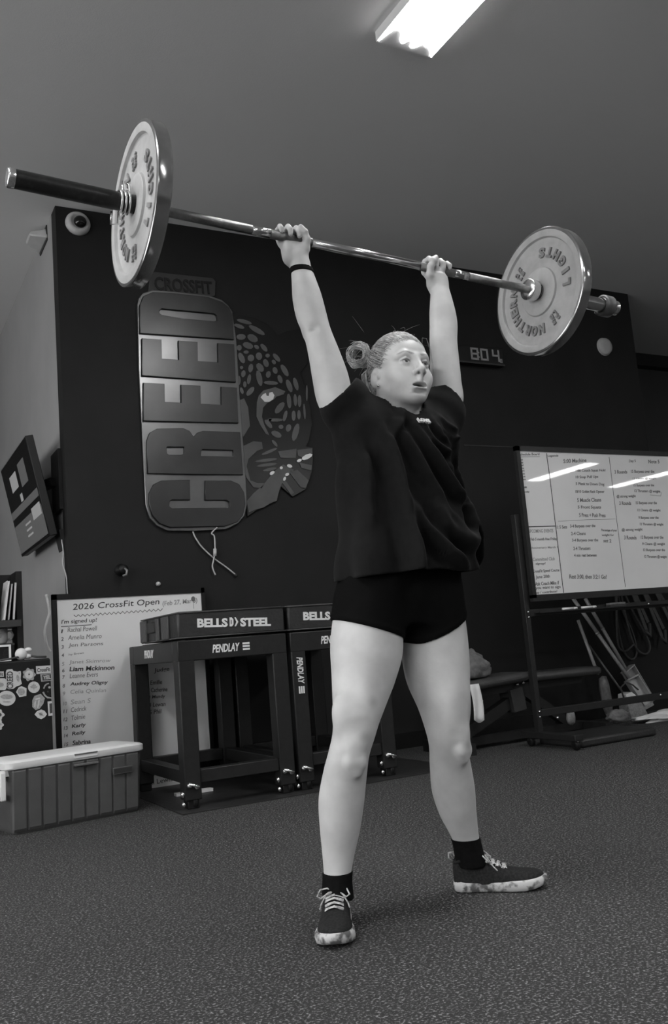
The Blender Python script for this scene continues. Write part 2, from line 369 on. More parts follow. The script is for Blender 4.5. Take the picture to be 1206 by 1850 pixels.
for pa, pb in (((764, 1058), (850, 1022)), ((728, 1095), (850, 1080)), ((736, 1120), (850, 1106)), ((772, 1145), (848, 1130)), ((822, 978), (850, 1012))):
    d = Vector((pb[0]-pa[0], pb[1]-pa[1])); a = math.degrees(math.atan2(d.y, d.x))
    link('muzzle_stripe', wallplate(S2(ellpoly((pa[0]+pb[0])/2, (pa[1]+pb[1])/2, d.length/2, 8, a, 10)), [], WY-.016, .004), 'sign_spot', sg)
link('eye', wallplate(S2([(758, 745), (772, 728), (786, 722), (790, 736), (802, 738), (806, 720), (822, 716), (833, 735), (826, 756), (805, 770), (780, 770)]), [], WY-.016, .007), 'sign_bright', sg)
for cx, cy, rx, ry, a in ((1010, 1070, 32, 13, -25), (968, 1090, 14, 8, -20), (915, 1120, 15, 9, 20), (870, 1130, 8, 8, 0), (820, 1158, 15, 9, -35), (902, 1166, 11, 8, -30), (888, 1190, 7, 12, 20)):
    link('bright_spot', wallplate(S2(ellpoly(cx, cy, rx, ry, a, 8)), [], WY-.0215, .004), 'sign_bright', sg)  # small bright ovals among the whiskers
# cords hanging from the sign
cd = thing('sign_cord', (1.95, WY-.02, 1.2), 'thin pale cords crossing as they dangle below the metal sign', 'cord')
def SP(pts, n=5):
    q = [Vector(p) for p in pts]; out = []
    for i in range(len(q)-1):
        a, b_, c, d = q[max(i-1, 0)], q[i], q[i+1], q[min(i+2, len(q)-1)]
        for k in range(n):
            s_ = k/n; out.append(.5*((2*b_)+(-a+c)*s_+(2*a-5*b_+4*c-d)*s_**2+(-a+3*b_-3*c+d)*s_**3))
    return out+[q[-1]]
W3 = lambda pts, y=WY-.015: [(hom(HS, p)[0], y, hom(HS, p)[1]) for p in pts]
MB().tube(SP(W3([(386, 1455), (400, 1500), (440, 1560), (510, 1625), (575, 1672), (628, 1715)])), .0045, 6).part('cord', 'cable_white', cd, smooth=True)
MB().tube(SP(W3([(520, 1455), (490, 1486), (503, 1500), (507, 1530), (508, 1590), (500, 1635), (494, 1670), (510, 1715)], WY-.027)), .0045, 6).part('cord', 'cable_white', cd, smooth=True)
MB().tube(W3([(508, 1572), (507, 1610)], WY-.027), .011, 8).part('connector', 'cable_white', cd, smooth=True)
MB().tube(W3([(619, 1708), (632, 1722)]), .008, 8).part('plug', 'cable_dark', cd, smooth=True)

# dome camera, sensor, clock, hook
t = thing('dome_camera', (1.205, WY, 3.30), 'small round security camera high in the left corner of the dark wall', 'camera')
MB().lathe([(.001, .0), (.075, .0), (.075, .012), (.066, .03), (.048, .042), (.044, .036), (.001, .036)], (1.205, WY, 3.358), (0, -1, 0), 32).part('housing', 'sensor_white', t, smooth=True)
MB().ell((1.212, WY-.038, 3.356), (.038, .034, .038), 20, 12).part('dome', 'lens_dark', t, smooth=True)
t = thing('smoke_detector', (5.464, WY, 2.89), 'round white sensor on the upper right of the dark wall', 'sensor')
MB().lathe([(.001, 0), (.07, 0), (.072, .012), (.066, .03), (.04, .034), (.001, .034)], (5.464, WY, 2.953), (0, -1, 0), 32).part('cover', 'sensor_white', t, smooth=True)
MB().lathe([(.076, -.001), (.076, .006), (.06, .006)], (5.464, WY, 2.953), (0, -1, 0), 32).part('base_ring', 'sensor_white', t, smooth=True)
t = thing('wall_clock', (4.14, WY, 2.68), 'digital gym clock with glowing digits beside the raised left arm', 'clock')
MB().box(3.80, 4.345, WY-.06, WY, 2.682, 2.822).part('case', 'black_plastic', t, bevel=.006)
MB().box(3.80, 4.345, WY-.066, WY-.06, 2.682, 2.694).part('lower_trim', 'dark_plastic', t)
SEG = {'8': 'abcdefg', '0': 'abcdef', '4': 'bcfg'}
def digit(ch, x, z, wd, ht, nm='digit'):
    mb = MB(); s = wd*.2; y0, y1 = WY-.064, WY-.0605
    R = {'a': (x, x+wd, z+ht-s, z+ht), 'd': (x, x+wd, z, z+s), 'g': (x, x+wd, z+ht/2-s/2, z+ht/2+s/2), 'f': (x, x+s, z+ht/2, z+ht), 'b': (x+wd-s, x+wd, z+ht/2, z+ht), 'e': (x, x+s, z, z+ht/2), 'c': (x+wd-s, x+wd, z, z+ht/2)}
    for q in SEG[ch]: mb.box(R[q][0], R[q][1], y0, y1, R[q][2], R[q][3])
    return mb.part(nm, 'clock_digit', t)
digit('8', 4.035, 2.712, .07, .092); digit('0', 4.125, 2.712, .07, .092); digit('4', 4.235, 2.712, .066, .092)
MB().box(4.103, 4.113, WY-.064, WY-.0605, 2.73, 2.74).box(4.103, 4.113, WY-.064, WY-.0605, 2.765, 2.775).part('colon', 'clock_digit', t)
digit('8', 4.305, 2.706, .018, .03, 'small_digit')
t = thing('wall_hook', (1.368, WY, 1.2), 'small dark hook fixture on the wall above the sign-up whiteboard', 'hook')
MB().lathe([(.001, 0), (.036, 0), (.036, .012), (.018, .022), (.016, .05), (.026, .056), (.026, .07), (.001, .072)], (1.368, WY, 1.241), (0, -1, 0), 20).part('mount', 'black_plastic', t, smooth=True)
MB().tube([(1.368, WY-.06, 1.25), (1.385, WY-.075, 1.23), (1.378, WY-.08, 1.205), (1.36, WY-.07, 1.20)], .008, 8).part('prong', 'scoop_grey', t, smooth=True)
MB().lathe([(.001, 0), (.014, 0), (.012, .016), (.001, .02)], (1.585, WY, 1.151), (0, -1, 0), 16).own('wall_sensor', 'sensor_white', 'tiny pale round sensor on the wall just above the sign-up whiteboard', 'sensor', smooth=True)
t = thing('wall_lamp', (1.03, 5.52, 3.39), 'pale wedge-shaped wall fixture at the top of the side wall', 'lamp')
MB().add([(1.075, 5.38, 3.36), (1.075, 5.66, 3.36), (1.075, 5.60, 3.44), (1.075, 5.42, 3.44), (.97, 5.45, 3.395), (.97, 5.59, 3.395), (.985, 5.57, 3.43), (.985, 5.47, 3.43)],
         [(0, 1, 5, 4), (4, 5, 6, 7), (7, 6, 2, 3), (0, 4, 7, 3), (1, 2, 6, 5), (0, 3, 2, 1)]).part('hood', 'sensor_white', t, bevel=.012)
MB().box(1.068, 1.0749, 5.40, 5.64, 3.35, 3.45).part('back_plate', 'dark_plastic', t)

# ------------------------------------------------------------------ television on the side wall
tv = thing('television', (1.0, 5.65, 1.45), 'flat television tilted down on a wall arm, showing a video page', 'television')
A, B = Vector((.985, 5.2, 1.456)), Vector((.867, 5.2, 2.038)); Yd = Vector((0, 1, 0)); Zd = (B-A).normalized(); Nd = Zd.cross(Yd)   # Nd points off the screen
if Nd.x > 0: Nd = -Nd
Hh, Wd = (B-A).length, .98
def tvp(u, v, d=0): return A+Yd*(Wd*u)+Zd*(Hh*v)+Nd*d       # u from the near edge to the far edge
def tvbox(u0, u1, v0, v1, d0, d1, nm, m, **k): return MB().obox(tvp((u0+u1)/2, (v0+v1)/2, (d0+d1)/2), Yd, Zd, Nd, Wd*(u1-u0)/2, Hh*(v1-v0)/2, (d1-d0)/2).part(nm, m, tv, **k)
tvbox(0, 1, 0, 1, -.045, 0, 'cabinet', 'black_plastic', bevel=.004)
tvbox(.012, .988, .025, .985, 0, .0015, 'screen', 'screen_dark')
# the picture on the screen (u runs away from the camera)
tvbox(.02, .98, .03, .33, .0015, .0022, 'screen_lower_band', 'screen_mid'); tvbox(.02, .98, .41, .49, .0015, .0022, 'screen_title_band', 'screen_mid')
tvbox(.05, .32, .24, .36, .0022, .003, 'screen_tile', 'screen_pale'); tvbox(.52, .76, .66, .83, .0015, .0022, 'screen_picture', 'screen_pale')
tvbox(.2, .42, .62, .86, .0015, .0022, 'screen_picture', 'screen_mid'); tvbox(.47, .55, .5, .58, .0015, .0022, 'screen_icon', 'screen_pale')
for k in range(3): tvbox(.42, .6, .13+k*.06, .15+k*.06, .0022, .003, 'screen_text_line', 'screen_pale')
MB().obox(tvp(.32, .5, -.055), Yd, Zd, Nd, .2, .13, .01).part('mount_plate', 'black_steel', tv)
pm = tvp(.30, .55, -.06)
MB().bar(pm, (1.05, 5.35, 1.80), .05, .05).bar((1.05, 5.35, 1.72), (1.05, 5.35, 1.92), .05, .05).part('arm', 'black_steel', tv)
MB().box(1.055, 1.0745, 5.24, 5.46, 1.62, 1.98).part('wall_bracket', 'black_steel', tv)
MB().obox(tvp(.13, -.05, -.09), Yd, Zd, Nd, .07, .06, .02).part('cable_box', 'dark_plastic', tv)
MB().tube(SP([(1.06, 5.25, 1.44), (1.065, 5.24, 1.36), (1.055, 5.22, 1.30), (1.068, 5.2, 1.22), (1.066, 5.18, 1.14), (1.07, 5.19, 1.1)]), .004, 6).own('television_cable', 'cable_white', 'thin pale cable running down the side wall below the television', 'cable', smooth=True)
MB().tube(SP([(.935, 5.1, 1.115), (.945, 5.08, 1.02), (.93, 5.07, .97), (.915, 5.07, .91), (.925, 5.075, .84), (.945, 5.08, .80)]), .008, 6).own('looped_cable', 'cable_white', 'white cable curling beside the left edge of the sign-up whiteboard', 'cable', smooth=True)

# ------------------------------------------------------------------ sign-up whiteboard
HL = [0.0007567303, -2.953834e-06, 0.9240753, -0.0001270899, -0.0008269069, 1.217502, -7.896001e-05, 2.816086e-05, 1.0]
t = thing('whiteboard', (1.4, 5.08, .02), 'portrait whiteboard with a sign-up list, leaning behind the black boxes', 'whiteboard')
BX0, BX1, BZ0, BZ1, BY = .965, 1.84, .115, 1.112, 5.09
MB().box(BX0+.01, BX1-.01, BY-.005, BY+.01, BZ0+.01, BZ1-.01).part('writing_surface', 'board_white', t)
for nm, q in (('frame_side', (BX0-.005, BX0+.022, BZ0, BZ1)), ('frame_side', (BX1-.016, BX1+.005, BZ0, BZ1)), ('frame_rail', (BX0-.005, BX1+.005, BZ1-.03, BZ1)), ('frame_rail', (BX0-.005, BX1+.005, BZ0-.06, BZ0+.035))):
    MB().box(q[0], q[1], BY-.012, BY+.014, q[2], q[3]).part(nm, 'black_plastic', t)
for x in (1.05, 1.75):
    MB().box(x-.02, x+.02, BY-.06, BY+.04, 0, BZ0-.055).part('foot', 'black_plastic', t)
def scrawl(H, y, s, x0, y0, x1, y1, ht, par, m='ink', nm='handwriting', bold=.018, shear=.12):
    """handwritten line from drawing point (x0,y0) to (x1,y1), ht in drawing units"""
    a, b_ = hom(H, (x0, y0)), hom(H, (x1, y1)); c = hom(H, (x0, y0-ht))
    L_ = math.hypot(b_[0]-a[0], b_[1]-a[1])
    put_text(s, frame((a[0], y, a[1]), (b_[0]-a[0], 0, b_[1]-a[1]), (0, 0, 1)), par, m, nm, wdt=L_, hgt=abs(c[1]-a[1]), ext=.0004, bold=bold, shear=shear)
yb = BY-.0055
LB = lambda s, x0, y0, x1, y1, ht, m='ink_soft', **k: scrawl(HL, yb, s, x0, y0, x1, y1, ht, t, m, **k)
LB('2026 CrossFit Open', 185, 232, 742, 194, 52, 'ink', bold=.006)
LB('(Feb 27, Mar 6)', 762, 202, 985, 180, 40, 'ink_pale')
wav = [hom(HL, (192+i*14.2, 258-i*1.02+(7 if i % 2 else -7))) for i in range(41)]
MB().tube([(x, yb, z) for x, z in wav], .0022, 4).part('wavy_underline', 'ink_soft', t)
LB("I'm signed up!", 112, 316, 340, 302, 34, 'ink', bold=.01)
a, b_ = hom(HL, (110, 326)), hom(HL, (305, 314)); MB().tube([(a[0], yb, a[1]), (b_[0], yb, b_[1])], .0018, 4).part('underline', 'ink', t)
names = [('1', 'Rachal Powell', 362, 340, 'ink_soft'), ('2', 'Amelia Munro', 412, 370, 'ink_soft'), ('3', 'Jen Parsons', 464, 380, 'ink_soft'), ('4', 'Ivy Brown', 516, 256, 'ink_soft'), ('5', 'Janet Skimrow', 572, 428, 'ink_pale'),
         ('6', 'Liam Mckinnon', 614, 452, 'ink'), ('7', 'Leanne Evers', 658, 346, 'ink_soft'), ('8', 'Audrey Oligny', 712, 410, 'ink'), ('9', 'Celia Quinlan', 762, 398, 'ink_pale'), ('10', 'Sean S', 826, 300, 'ink_pale'),
         ('11', 'Cedrick', 876, 272, 'ink_soft'), ('12', 'Tolmie', 928, 264, 'ink_soft'), ('13', 'Karly', 984, 270, 'ink'), ('14', 'Reily', 1032, 268, 'ink'), ('15', 'Sabrina', 1088, 300, 'ink'), ('16', 'Deanna', 1140, 290, 'ink_pale')]
for i, (n_, s, y, x1, m) in enumerate(names):
    k = i*1.6
    LB(n_, 108+k, y+6, 124+k+(8 if len(n_) > 1 else 0), y+5, 24, m if m != 'ink' else 'ink_soft')
    LB(s, 152+i*2.2, y, x1, y-12, 17 if n_ == '4' else 30, m, bold=.025 if m == 'ink' else 0)
LB('Judge', 706, 628, 806, 616, 34)
for i, (s, x1) in enumerate((('1 Emilie', 758), ('2 Catherine', 792), ('3 Mandy', 778), ('4 Lewan', 780), ('5 Phil', 754), ('6', 690))):
    LB(s, 660+i*4, 702+i*47, x1, 694+i*47, 28, 'ink_soft')
c = hom(HL, (956, 148)); me = plate(ellpoly(c[0], c[1], .012, .015), [], .004); me.transform(frame((0, yb, 0), (1, 0, 0), (0, 0, 1))); link('round_magnet', me, 'scoop_grey', t)
MB().tube([(hom(HL, (956+d, 165))[0], yb, hom(HL, (956+d, y_))[1]) for d, y_ in ((0, 165), (2, 210))], .0015, 4).part('magnet_ribbon', 'ink_pale', t)

t = thing('paper_sign', (1.52, 5.06, 0), 'low white name board on the floor between cooler and black box', 'sign')
MB().obox((1.535, 5.062, .052), (1, 0, .03), (0, .05, 1), (0, -1, .05), .115, .052, .003).part('sheet', 'paper_white', t)
MB().box(1.42, 1.65, 5.052, 5.074, 0, .005).part('stand', 'black_plastic', t)
for s, z, x0, x1 in (('Karen', .066, 1.56, 1.635), ('Jon', .064, 1.44, 1.49), ('Al Lewis', .024, 1.44, 1.58)):
    put_text(s, frame((x0, 5.0585+(z-.052)*.05, z), (1, 0, .03), (0, .05, 1)), t, 'ink', 'handwriting', wdt=x1-x0, hgt=.026, ext=.0006)

# ------------------------------------------------------------------ jerk boxes
def lift_box(x0, label, side_sign):
    y0, y1, pw = 4.18, 5.04, .082; x1 = x0+.575
    t = thing('lifting_box', ((x0+x1)/2, (y0+y1)/2, 0), label, 'box', 'black steel lifting boxes by the wall')
    for x in (x0, x1-pw):
        for y in (y0, y1-pw):
            p = MB().box(x, x+pw, y, y+pw, .045, .70).part('post', 'black_steel', t, bevel=.006)
            ox = x-.012 if x == x0 else x+pw-.02
            MB().box(x+.012, x+pw-.012, y+.01, y+pw-.01, .006, .05).part('foot_pad', 'black_plastic', p, bevel=.004)
            fr_ = y == y0
            if fr_:
                mb = MB(); yy = y-.012
                for dx, dz in ((.02, .135), (.055, .125)): mb.ell((x+dx, yy+.006, dz-.02), (.013, .013, .013), 10, 6)
                mb.bar((x+.015, yy, .125), (x+.062, yy-.012, .105), .012, .008, (0, 1, 0))
                mb.part('caster_lock', 'bolt_steel', p, smooth=True)
                mb = MB(); mb.ell((x-.006, y+.02, .075), (.012, .012, .014), 10, 6).ell((x-.006, y+.015, .03), (.01, .01, .012), 10, 6); mb.part('bolt', 'bolt_steel', p, smooth=True)
                MB().lathe([(.001, -.012), (.03, -.012), (.034, -.006), (.034, .006), (.03, .012), (.001, .012)], (x+pw/2+.01, y+.035, .034), (1, 0, 0), 18).part('caster_wheel', 'black_plastic', p, smooth=True)
    for y in (y0, y1-pw): MB().box(x0, x1, y-.001, y+pw, .692, .792).part('top_beam', 'black_steel', t, bevel=.005)
    for x in (x0, x1-pw): MB().box(x-.001, x+pw+.001, y0+pw, y1-pw, .692, .792).part('top_beam', 'black_steel', t, bevel=.005)
    for y in (y0+.012, y1-pw+.01): MB().box(x0+pw, x1-pw, y, y+.06, .118, .18).part('lower_rail', 'black_steel', t, bevel=.004)
    for x in (x0+.012, x1-pw+.01): MB().box(x, x+.06, y0+pw, y1-pw, .118, .18).part('lower_rail', 'black_steel', t, bevel=.004)
    MB().box(x0+.06, x1-.06, y0+.06, y1-.06, .79, .797).part('deck', 'black_steel', t)
    F = lambda x, y, z: frame((x, y, z), (1, 0, 0), (0, 0, 1))
    put_text('PENDLAY', F(x0+.175, y0-.0015, .722), t, 'white_print', wdt=.145, hgt=.04, ext=.0008, bold=.03, shear=.25)
    mb = MB()
    for k in range(3): mb.box(x0+.335, x0+.372, y0-.003, y0-.001, .724+k*.014, .733+k*.014)
    mb.part('bar_logo', 'white_print', t)
    if side_sign:
        mt = frame((x0-.0015, y0+.56, .722), (0, -1, 0), (0, 0, 1)); put_text('PENDLAY', mt, t, 'white_print', wdt=.17, hgt=.042, ext=.0008, bold=.03, shear=.25)
    else:   # brand running down the left front post
        put_text('PENDLAY', frame((x0+.028, y0-.0015, .665), (0, 0, -1), (1, 0, 0)), t, 'white_print', wdt=.135, hgt=.034, ext=.0008, bold=.03, shear=.2)
        mb = MB()
        for k in range(3): mb.box(x0+.028+k*.012, x0+.036+k*.012, y0-.003, y0-.001, .482, .518)
        mb.part('bar_logo', 'white_print', t)
    return t, x0, x1, y0, y1
def crash_pad(x0, x1, y0, y1, label, text_x, text_w):
    """padded vinyl block lying on a box"""
    z0, z1 = .799, .932
    t = thing('crash_pad', ((x0+x1)/2, (y0+y1)/2, z0), label, 'pad', 'padded covers on the lifting boxes')
    n = 24; mb = MB(); V = []; rr = lambda a, s: .5*s
    MB().box(x0, x1, y0, y1, z0+.001, z1).part('cover', 'black_vinyl', t, bevel=.012)
    # piping seams
    mb = MB()
    for z in (z0+.006, z1-.006): mb.tube([(x0-.002, y0-.002, z), (x1+.002, y0-.002, z)], .004, 6)
    for z in (z0+.006, z1-.006): mb.tube([(x0-.002, y0-.002, z), (x0-.002, y1, z)], .004, 6)
    mb.part('piping', 'grey_vinyl', t, smooth=True)
    for y, wd in ((y0+.12, .11), (y0+.28, .05), (y0+.50, .11)): MB().box(x0-.012, x0+.002, y, y+wd, z0+.006, z1-.012).part('side_panel', 'grey_vinyl', t, bevel=.005)
    MB().box(x0-.014, x0+.002, y0+.33, y0+.47, z0+.05, z0+.105).part('handle', 'black_plastic', t, bevel=.004)
    yt = y0-.0012
    F = lambda x, z: frame((x, yt, z), (1, 0, -.045), (0, 0, 1))
    k = text_w/.391
    put_text('BELLS', F(text_x, .850), t, 'white_print', wdt=.158*k, hgt=.044, ext=.001, bold=.045)
    put_text('STEEL', F(text_x+.225*k, .840), t, 'white_print', wdt=.166*k, hgt=.044, ext=.001, bold=.045)
    # round emblem between the two words: a D facing a split ring
    me = [plate([(0, 0), (.012, 0), (.02, .01), (.02, .034), (.012, .044), (0, .044)], [[(.006, .010), (.011, .013), (.011, .031), (.006, .034)]], .002),
          plate([(.026, 0), (.036, .022), (.026, .044), (.033, .044), (.046, .022), (.033, 0)], [], .002)]
    me = join(me); me.transform(F(text_x+.168*k, .845)); link('emblem', me, 'white_print', t)
    return t
lift_box(1.365, 'black steel box frame on casters beside the cooler, left of the pair', True)
lift_box(1.962, 'black steel box frame on casters just behind the lifter, right of the pair', False)
crash_pad(1.375, 1.945, 4.19, 4.80, 'black padded block with full brand lettering on the left steel box', 1.474, .391)
crash_pad(1.965, 2.535, 4.19, 4.80, 'black padded block on the right steel box, lettering half hidden by the lifter', 2.05, .391)
MB().box(1.32, 2.9, 4.10, 5.1, .0005, .006).own('floor_mat', 'black_vinyl', 'thin dark rubber mat under the black steel boxes', 'mat')
MB().box(1.46, 1.66, 4.62, 4.66, .0065, .022).own('white_strip', 'paper_white', 'flat white strip lying under the left steel box', 'strip')
# ------------------------------------------------------------------ cooler
t = thing('cooler', (.9, 4.5, 0), 'large grey picnic cooler with a white lid and side handle', 'cooler')
O = Vector((.607, 4.288, 0)); U = Vector((.981, .193, 0)).normalized(); Vv = Vector((-U.y, U.x, 0)); Zz = Vector((0, 0, 1)); CL, CD = .635, .29
cp = lambda a, b_, z: O+U*a+Vv*b_+Zz*z
def cring(a0, a1, b0, b1, z, r=.035): return [cp(x, y, z) for x, y in rrect(a0, a1, b0, b1, (r,)*4, 4)]
def cloft(rings, nm, m, par):
    n = len(rings[0]); V = [p for r_ in rings for p in r_]; mb = MB()
    mb.add(V, [(i*n+k, i*n+(k+1) % n, (i+1)*n+(k+1) % n, (i+1)*n+k) for i in range(len(rings)-1) for k in range(n)]+[tuple(range(n-1, -1, -1)), tuple((len(rings)-1)*n+k for k in range(n))])
    o = mb.part(nm, m, par, smooth=True); o.data.set_sharp_from_angle(angle=.7); return o
# front wall split into ribs with shallow grooves between them
cloft([cring(.022, CL-.012, .022, CD-.022, 0.0), cring(.01, CL-.004, .012, CD-.012, .02), cring(.0, CL+.002, .004, CD-.004, .20), cring(-.012, CL+.008, -.002, CD+.002, .285)], 'body', 'cooler_body', t)
for k in range(9):
    a0 = .018+k*.0675; r_ = []
    mb = MB()
    P = []
    for z, off in ((.012, .011), (.025, .0035), (.20, -.004), (.272, -.0085), (.280, -.003)):
        sp = 1+.035*z; xs_ = [(a0-.012)*sp+.0, (a0-.006)*sp, (a0+.047)*sp, (a0+.053)*sp]
        P.append([cp(xs_[0], off+.012, z), cp(xs_[1], off, z), cp(xs_[2], off, z), cp(xs_[3], off+.012, z)])
    V = [p for q in P for p in q]; Fc = [(i*4+j, i*4+j+1, (i+1)*4+j+1, (i+1)*4+j) for i in range(4) for j in range(3)]
    o = mb.add(V, Fc).part('rib', 'cooler_body', t)
lo = cloft([cring(-.018, CL+.012, -.01, CD+.01, .283), cring(-.022, CL+.016, -.014, CD+.014, .288), cring(-.022, CL+.016, -.014, CD+.014, .312), cring(-.012, CL+.006, -.004, CD+.004, .320), cring(.03, CL-.03, .03, CD-.03, .322)], 'lid', 'cooler_lid', t)
MB().obox(cp(.345, -.0155, .303), U, Vv, Zz, .057, .003, .011).part('latch_recess', 'cooler_lid', t, bevel=.002)
MB().obox(cp(.345, -.0185, .310), U, Vv, Zz, .056, .003, .003).part('latch_ridge', 'scoop_grey', t)
MB().obox(cp(.345, -.017, .262), U, Vv, Zz, .058, .008, .005).part('lid_catch', 'scoop_grey', t, bevel=.002)
MB().obox(cp(.528, -.0125, .206), U, Vv, Zz, .052, .003, .016).part('nameplate', 'cooler_body', t, bevel=.002)
MB().obox(cp(.528, -.0158, .206), U, Vv, Zz, .047, .0006, .011).part('nameplate_face', 'dark_plastic', t)
hd = MB()
for q in ((-.03, .02, .272, -.014, .09, .0), ):
    a = -.032
    hd.obox(cp(a, .045, .262), U, Vv, Zz, .012, .042, .018).obox(cp(a, .045, .168), U, Vv, Zz, .012, .042, .012)
    hd.obox(cp(a, .012, .215), U, Vv, Zz, .012, .011, .06).obox(cp(a, .078, .215), U, Vv, Zz, .012, .011, .06)
hd.part('handle', 'cooler_lid', t, bevel=.004)
MB().obox(cp(-.012, .045, .268), U, Vv, Zz, .012, .03, .012).part('handle_hinge', 'cooler_lid', t)
MB().obox(cp(CL+.018, .18, .215), U, Vv, Zz, .012, .05, .05).part('handle', 'cooler_lid', t, bevel=.004)

# ------------------------------------------------------------------ fridge with stickers
HT = [0.0002611714, -1.019461e-06, 0.6378112, -4.53474e-05, -0.0002848621, 0.9153485, -2.931365e-05, 1.045463e-05, 1.0]
t = thing('mini_fridge', (.58, 4.88, 0), 'black mini fridge covered in stickers at the left edge', 'fridge')
MB().box(.275, .876, 4.745, 5.06, .03, .765).part('cabinet', 'black_plastic', t, bevel=.006)
MB().box(.277, .874, 4.720, 4.742, .09, .762).part('door', 'black_plastic', t, bevel=.006)
MB().box(.30, .84, 4.78, 5.03, 0, .03).part('base', 'black_plastic', t)
MB().box(.277, .874, 4.719, 4.742, .26, .275).part('door_trim', 'dark_plastic', t)
SY = 4.7195
def sticker(pts, m='sticker_white', lay=0, par=None, nm='sticker'):
    me = plate([hom(HT, p) for p in pts], [], .0012); me.transform(frame((0, SY-.0012*lay, 0), (1, 0, 0), (0, 0, 1))); return link(nm, me, m, par or t)
def detail(par, polys, m='sticker_dark'):
    me = join([plate([hom(HT, p) for p in q], [], .0006) for q in polys]); me.transform(frame((0, SY-.0012, 0), (1, 0, 0), (0, 0, 1))); return link('print', me, m, par)
def stext(par, s, x0, y0, x1, y1, ht, m='sticker_dark', turn=False):
    a, b_, c = hom(HT, (x0, y0)), hom(HT, (x1, y1)), hom(HT, (x0, y0-ht))
    if turn:
        c = hom(HT, (x0-ht, y0)); u, v = (b_[0]-a[0], 0, b_[1]-a[1]), (c[0]-a[0], 0, c[1]-a[1])
    else: u, v = (b_[0]-a[0], 0, b_[1]-a[1]), (0, 0, 1)
    put_text(s, frame((a[0], SY-.0015, a[1]), u, v), par, m, 'print', wdt=math.hypot(b_[0]-a[0], b_[1]-a[1]), hgt=math.hypot(c[0]-a[0], c[1]-a[1]), ext=.0004, bold=.03)
s = sticker([(600, 590), (845, 575), (850, 700), (610, 720)]); stext(s, 'CrossFit', 622, 690, 838, 672, 70)
s = sticker([(672, 722), (865, 708), (872, 830), (690, 848)], 'sticker_grey'); detail(s, [[(700, 735), (850, 722), (856, 815), (712, 830)]]); me = None
stext(s, 'YEL', 722, 812, 850, 800, 62, 'sticker_white')
s = sticker([(98, 690), (112, 650), (150, 640), (205, 636), (222, 665), (290, 680), (345, 668), (352, 710), (345, 800), (366, 880), (335, 905), (270, 930), (225, 965), (150, 972), (112, 950)])
stext(s, 'CREED', 222, 960, 215, 672, 105, 'sticker_dark', True); detail(s, [ellpoly(300, 790, 26, 60, -10), ellpoly(322, 705, 12, 14)], 'sticker_grey')
def flower(cx, cy, r0, r1, n, m): return [(cx+(r0+r1*math.cos(n*a))*math.cos(a), cy+(r0+r1*math.cos(n*a))*math.sin(a)) for a in [2*PI*k/42 for k in range(42)]]
s = sticker(flower(487, 728, 102, 13, 7, 0), 'sticker_grey'); detail(s, [ellpoly(487, 728, 70, 70)], 'sticker_white'); detail(s, [ellpoly(487, 726, 14, 14)], 'sticker_grey')
s = sticker(ellpoly(567, 940, 98, 96, 0, 24)); detail(s, [[(566, 872), (580, 905), (604, 895), (600, 925), (628, 922), (612, 950), (570, 962), (568, 985), (562, 985), (560, 962), (515, 950), (500, 922), (530, 925), (528, 895), (552, 905)]], 'sticker_grey')
s = sticker([(360, 922), (445, 958), (440, 1085), (325, 1105), (268, 1020), (310, 945)], 'sticker_white'); detail(s, [ellpoly(355, 1015, 62, 60), ], 'sticker_grey')
s = sticker(ellpoly(112, 1125, 148, 126, 0, 28)); detail(s, [ellpoly(112, 1100, 105, 42, 0), ellpoly(112, 1185, 70, 12)], 'sticker_grey')
s = sticker([(540, 1160), (575, 1085), (680, 1050), (750, 1125), (725, 1215), (660, 1300), (595, 1322), (540, 1270)], 'sticker_grey'); detail(s, [[(580, 1180), (600, 1170), (590, 1290), (572, 1260)], [(640, 1160), (665, 1150), (640, 1280), (622, 1290)], [(590, 1130), (670, 1110), (672, 1135), (595, 1155)]], 'sticker_white')
s = sticker([(578, 1395), (620, 1340), (690, 1312), (745, 1335), (785, 1390), (750, 1440), (690, 1475), (630, 1450)]); detail(s, [ellpoly(684, 1392, 32, 34), ellpoly(684, 1392, 60, 6, 30)], 'sticker_grey')
s = sticker([(795, 1180), (868, 1170), (882, 1410), (810, 1420)]); detail(s, [[(826, 1215), (868, 1205), (875, 1370), (832, 1380)]])
s = sticker([(-60, 680), (62, 675), (66, 765), (-60, 770)]); stext(s, 'Fit', 0, 755, 52, 752, 60)
s = sticker(rrect(-95, 105, 790, 990, (40,)*4)); detail(s, [ellpoly(5, 900, 60, 40)], 'sticker_grey')
s = sticker(flower(-15, 1400, 80, 14, 5, 0)); detail(s, [ellpoly(-5, 1400, 34, 30)]); s = sticker(flower(-25, 1570, 80, 12, 6, 0)); detail(s, [ellpoly(-5, 1560, 40, 20)], 'sticker_grey')
arc = [(720+0, 960), (740, 910), (770, 880), (815, 866), (820, 885), (780, 900), (755, 930), (740, 968)]
sticker(arc, 'sticker_grey'); sticker([(708, 1025), (735, 1015), (755, 1060), (790, 1095), (865, 1110), (862, 1130), (790, 1125), (740, 1085)], 'sticker_grey')
sticker(ellpoly(828, 942, 22, 20), 'sticker_grey'); sticker(ellpoly(802, 1014, 16, 16), 'sticker_dark')
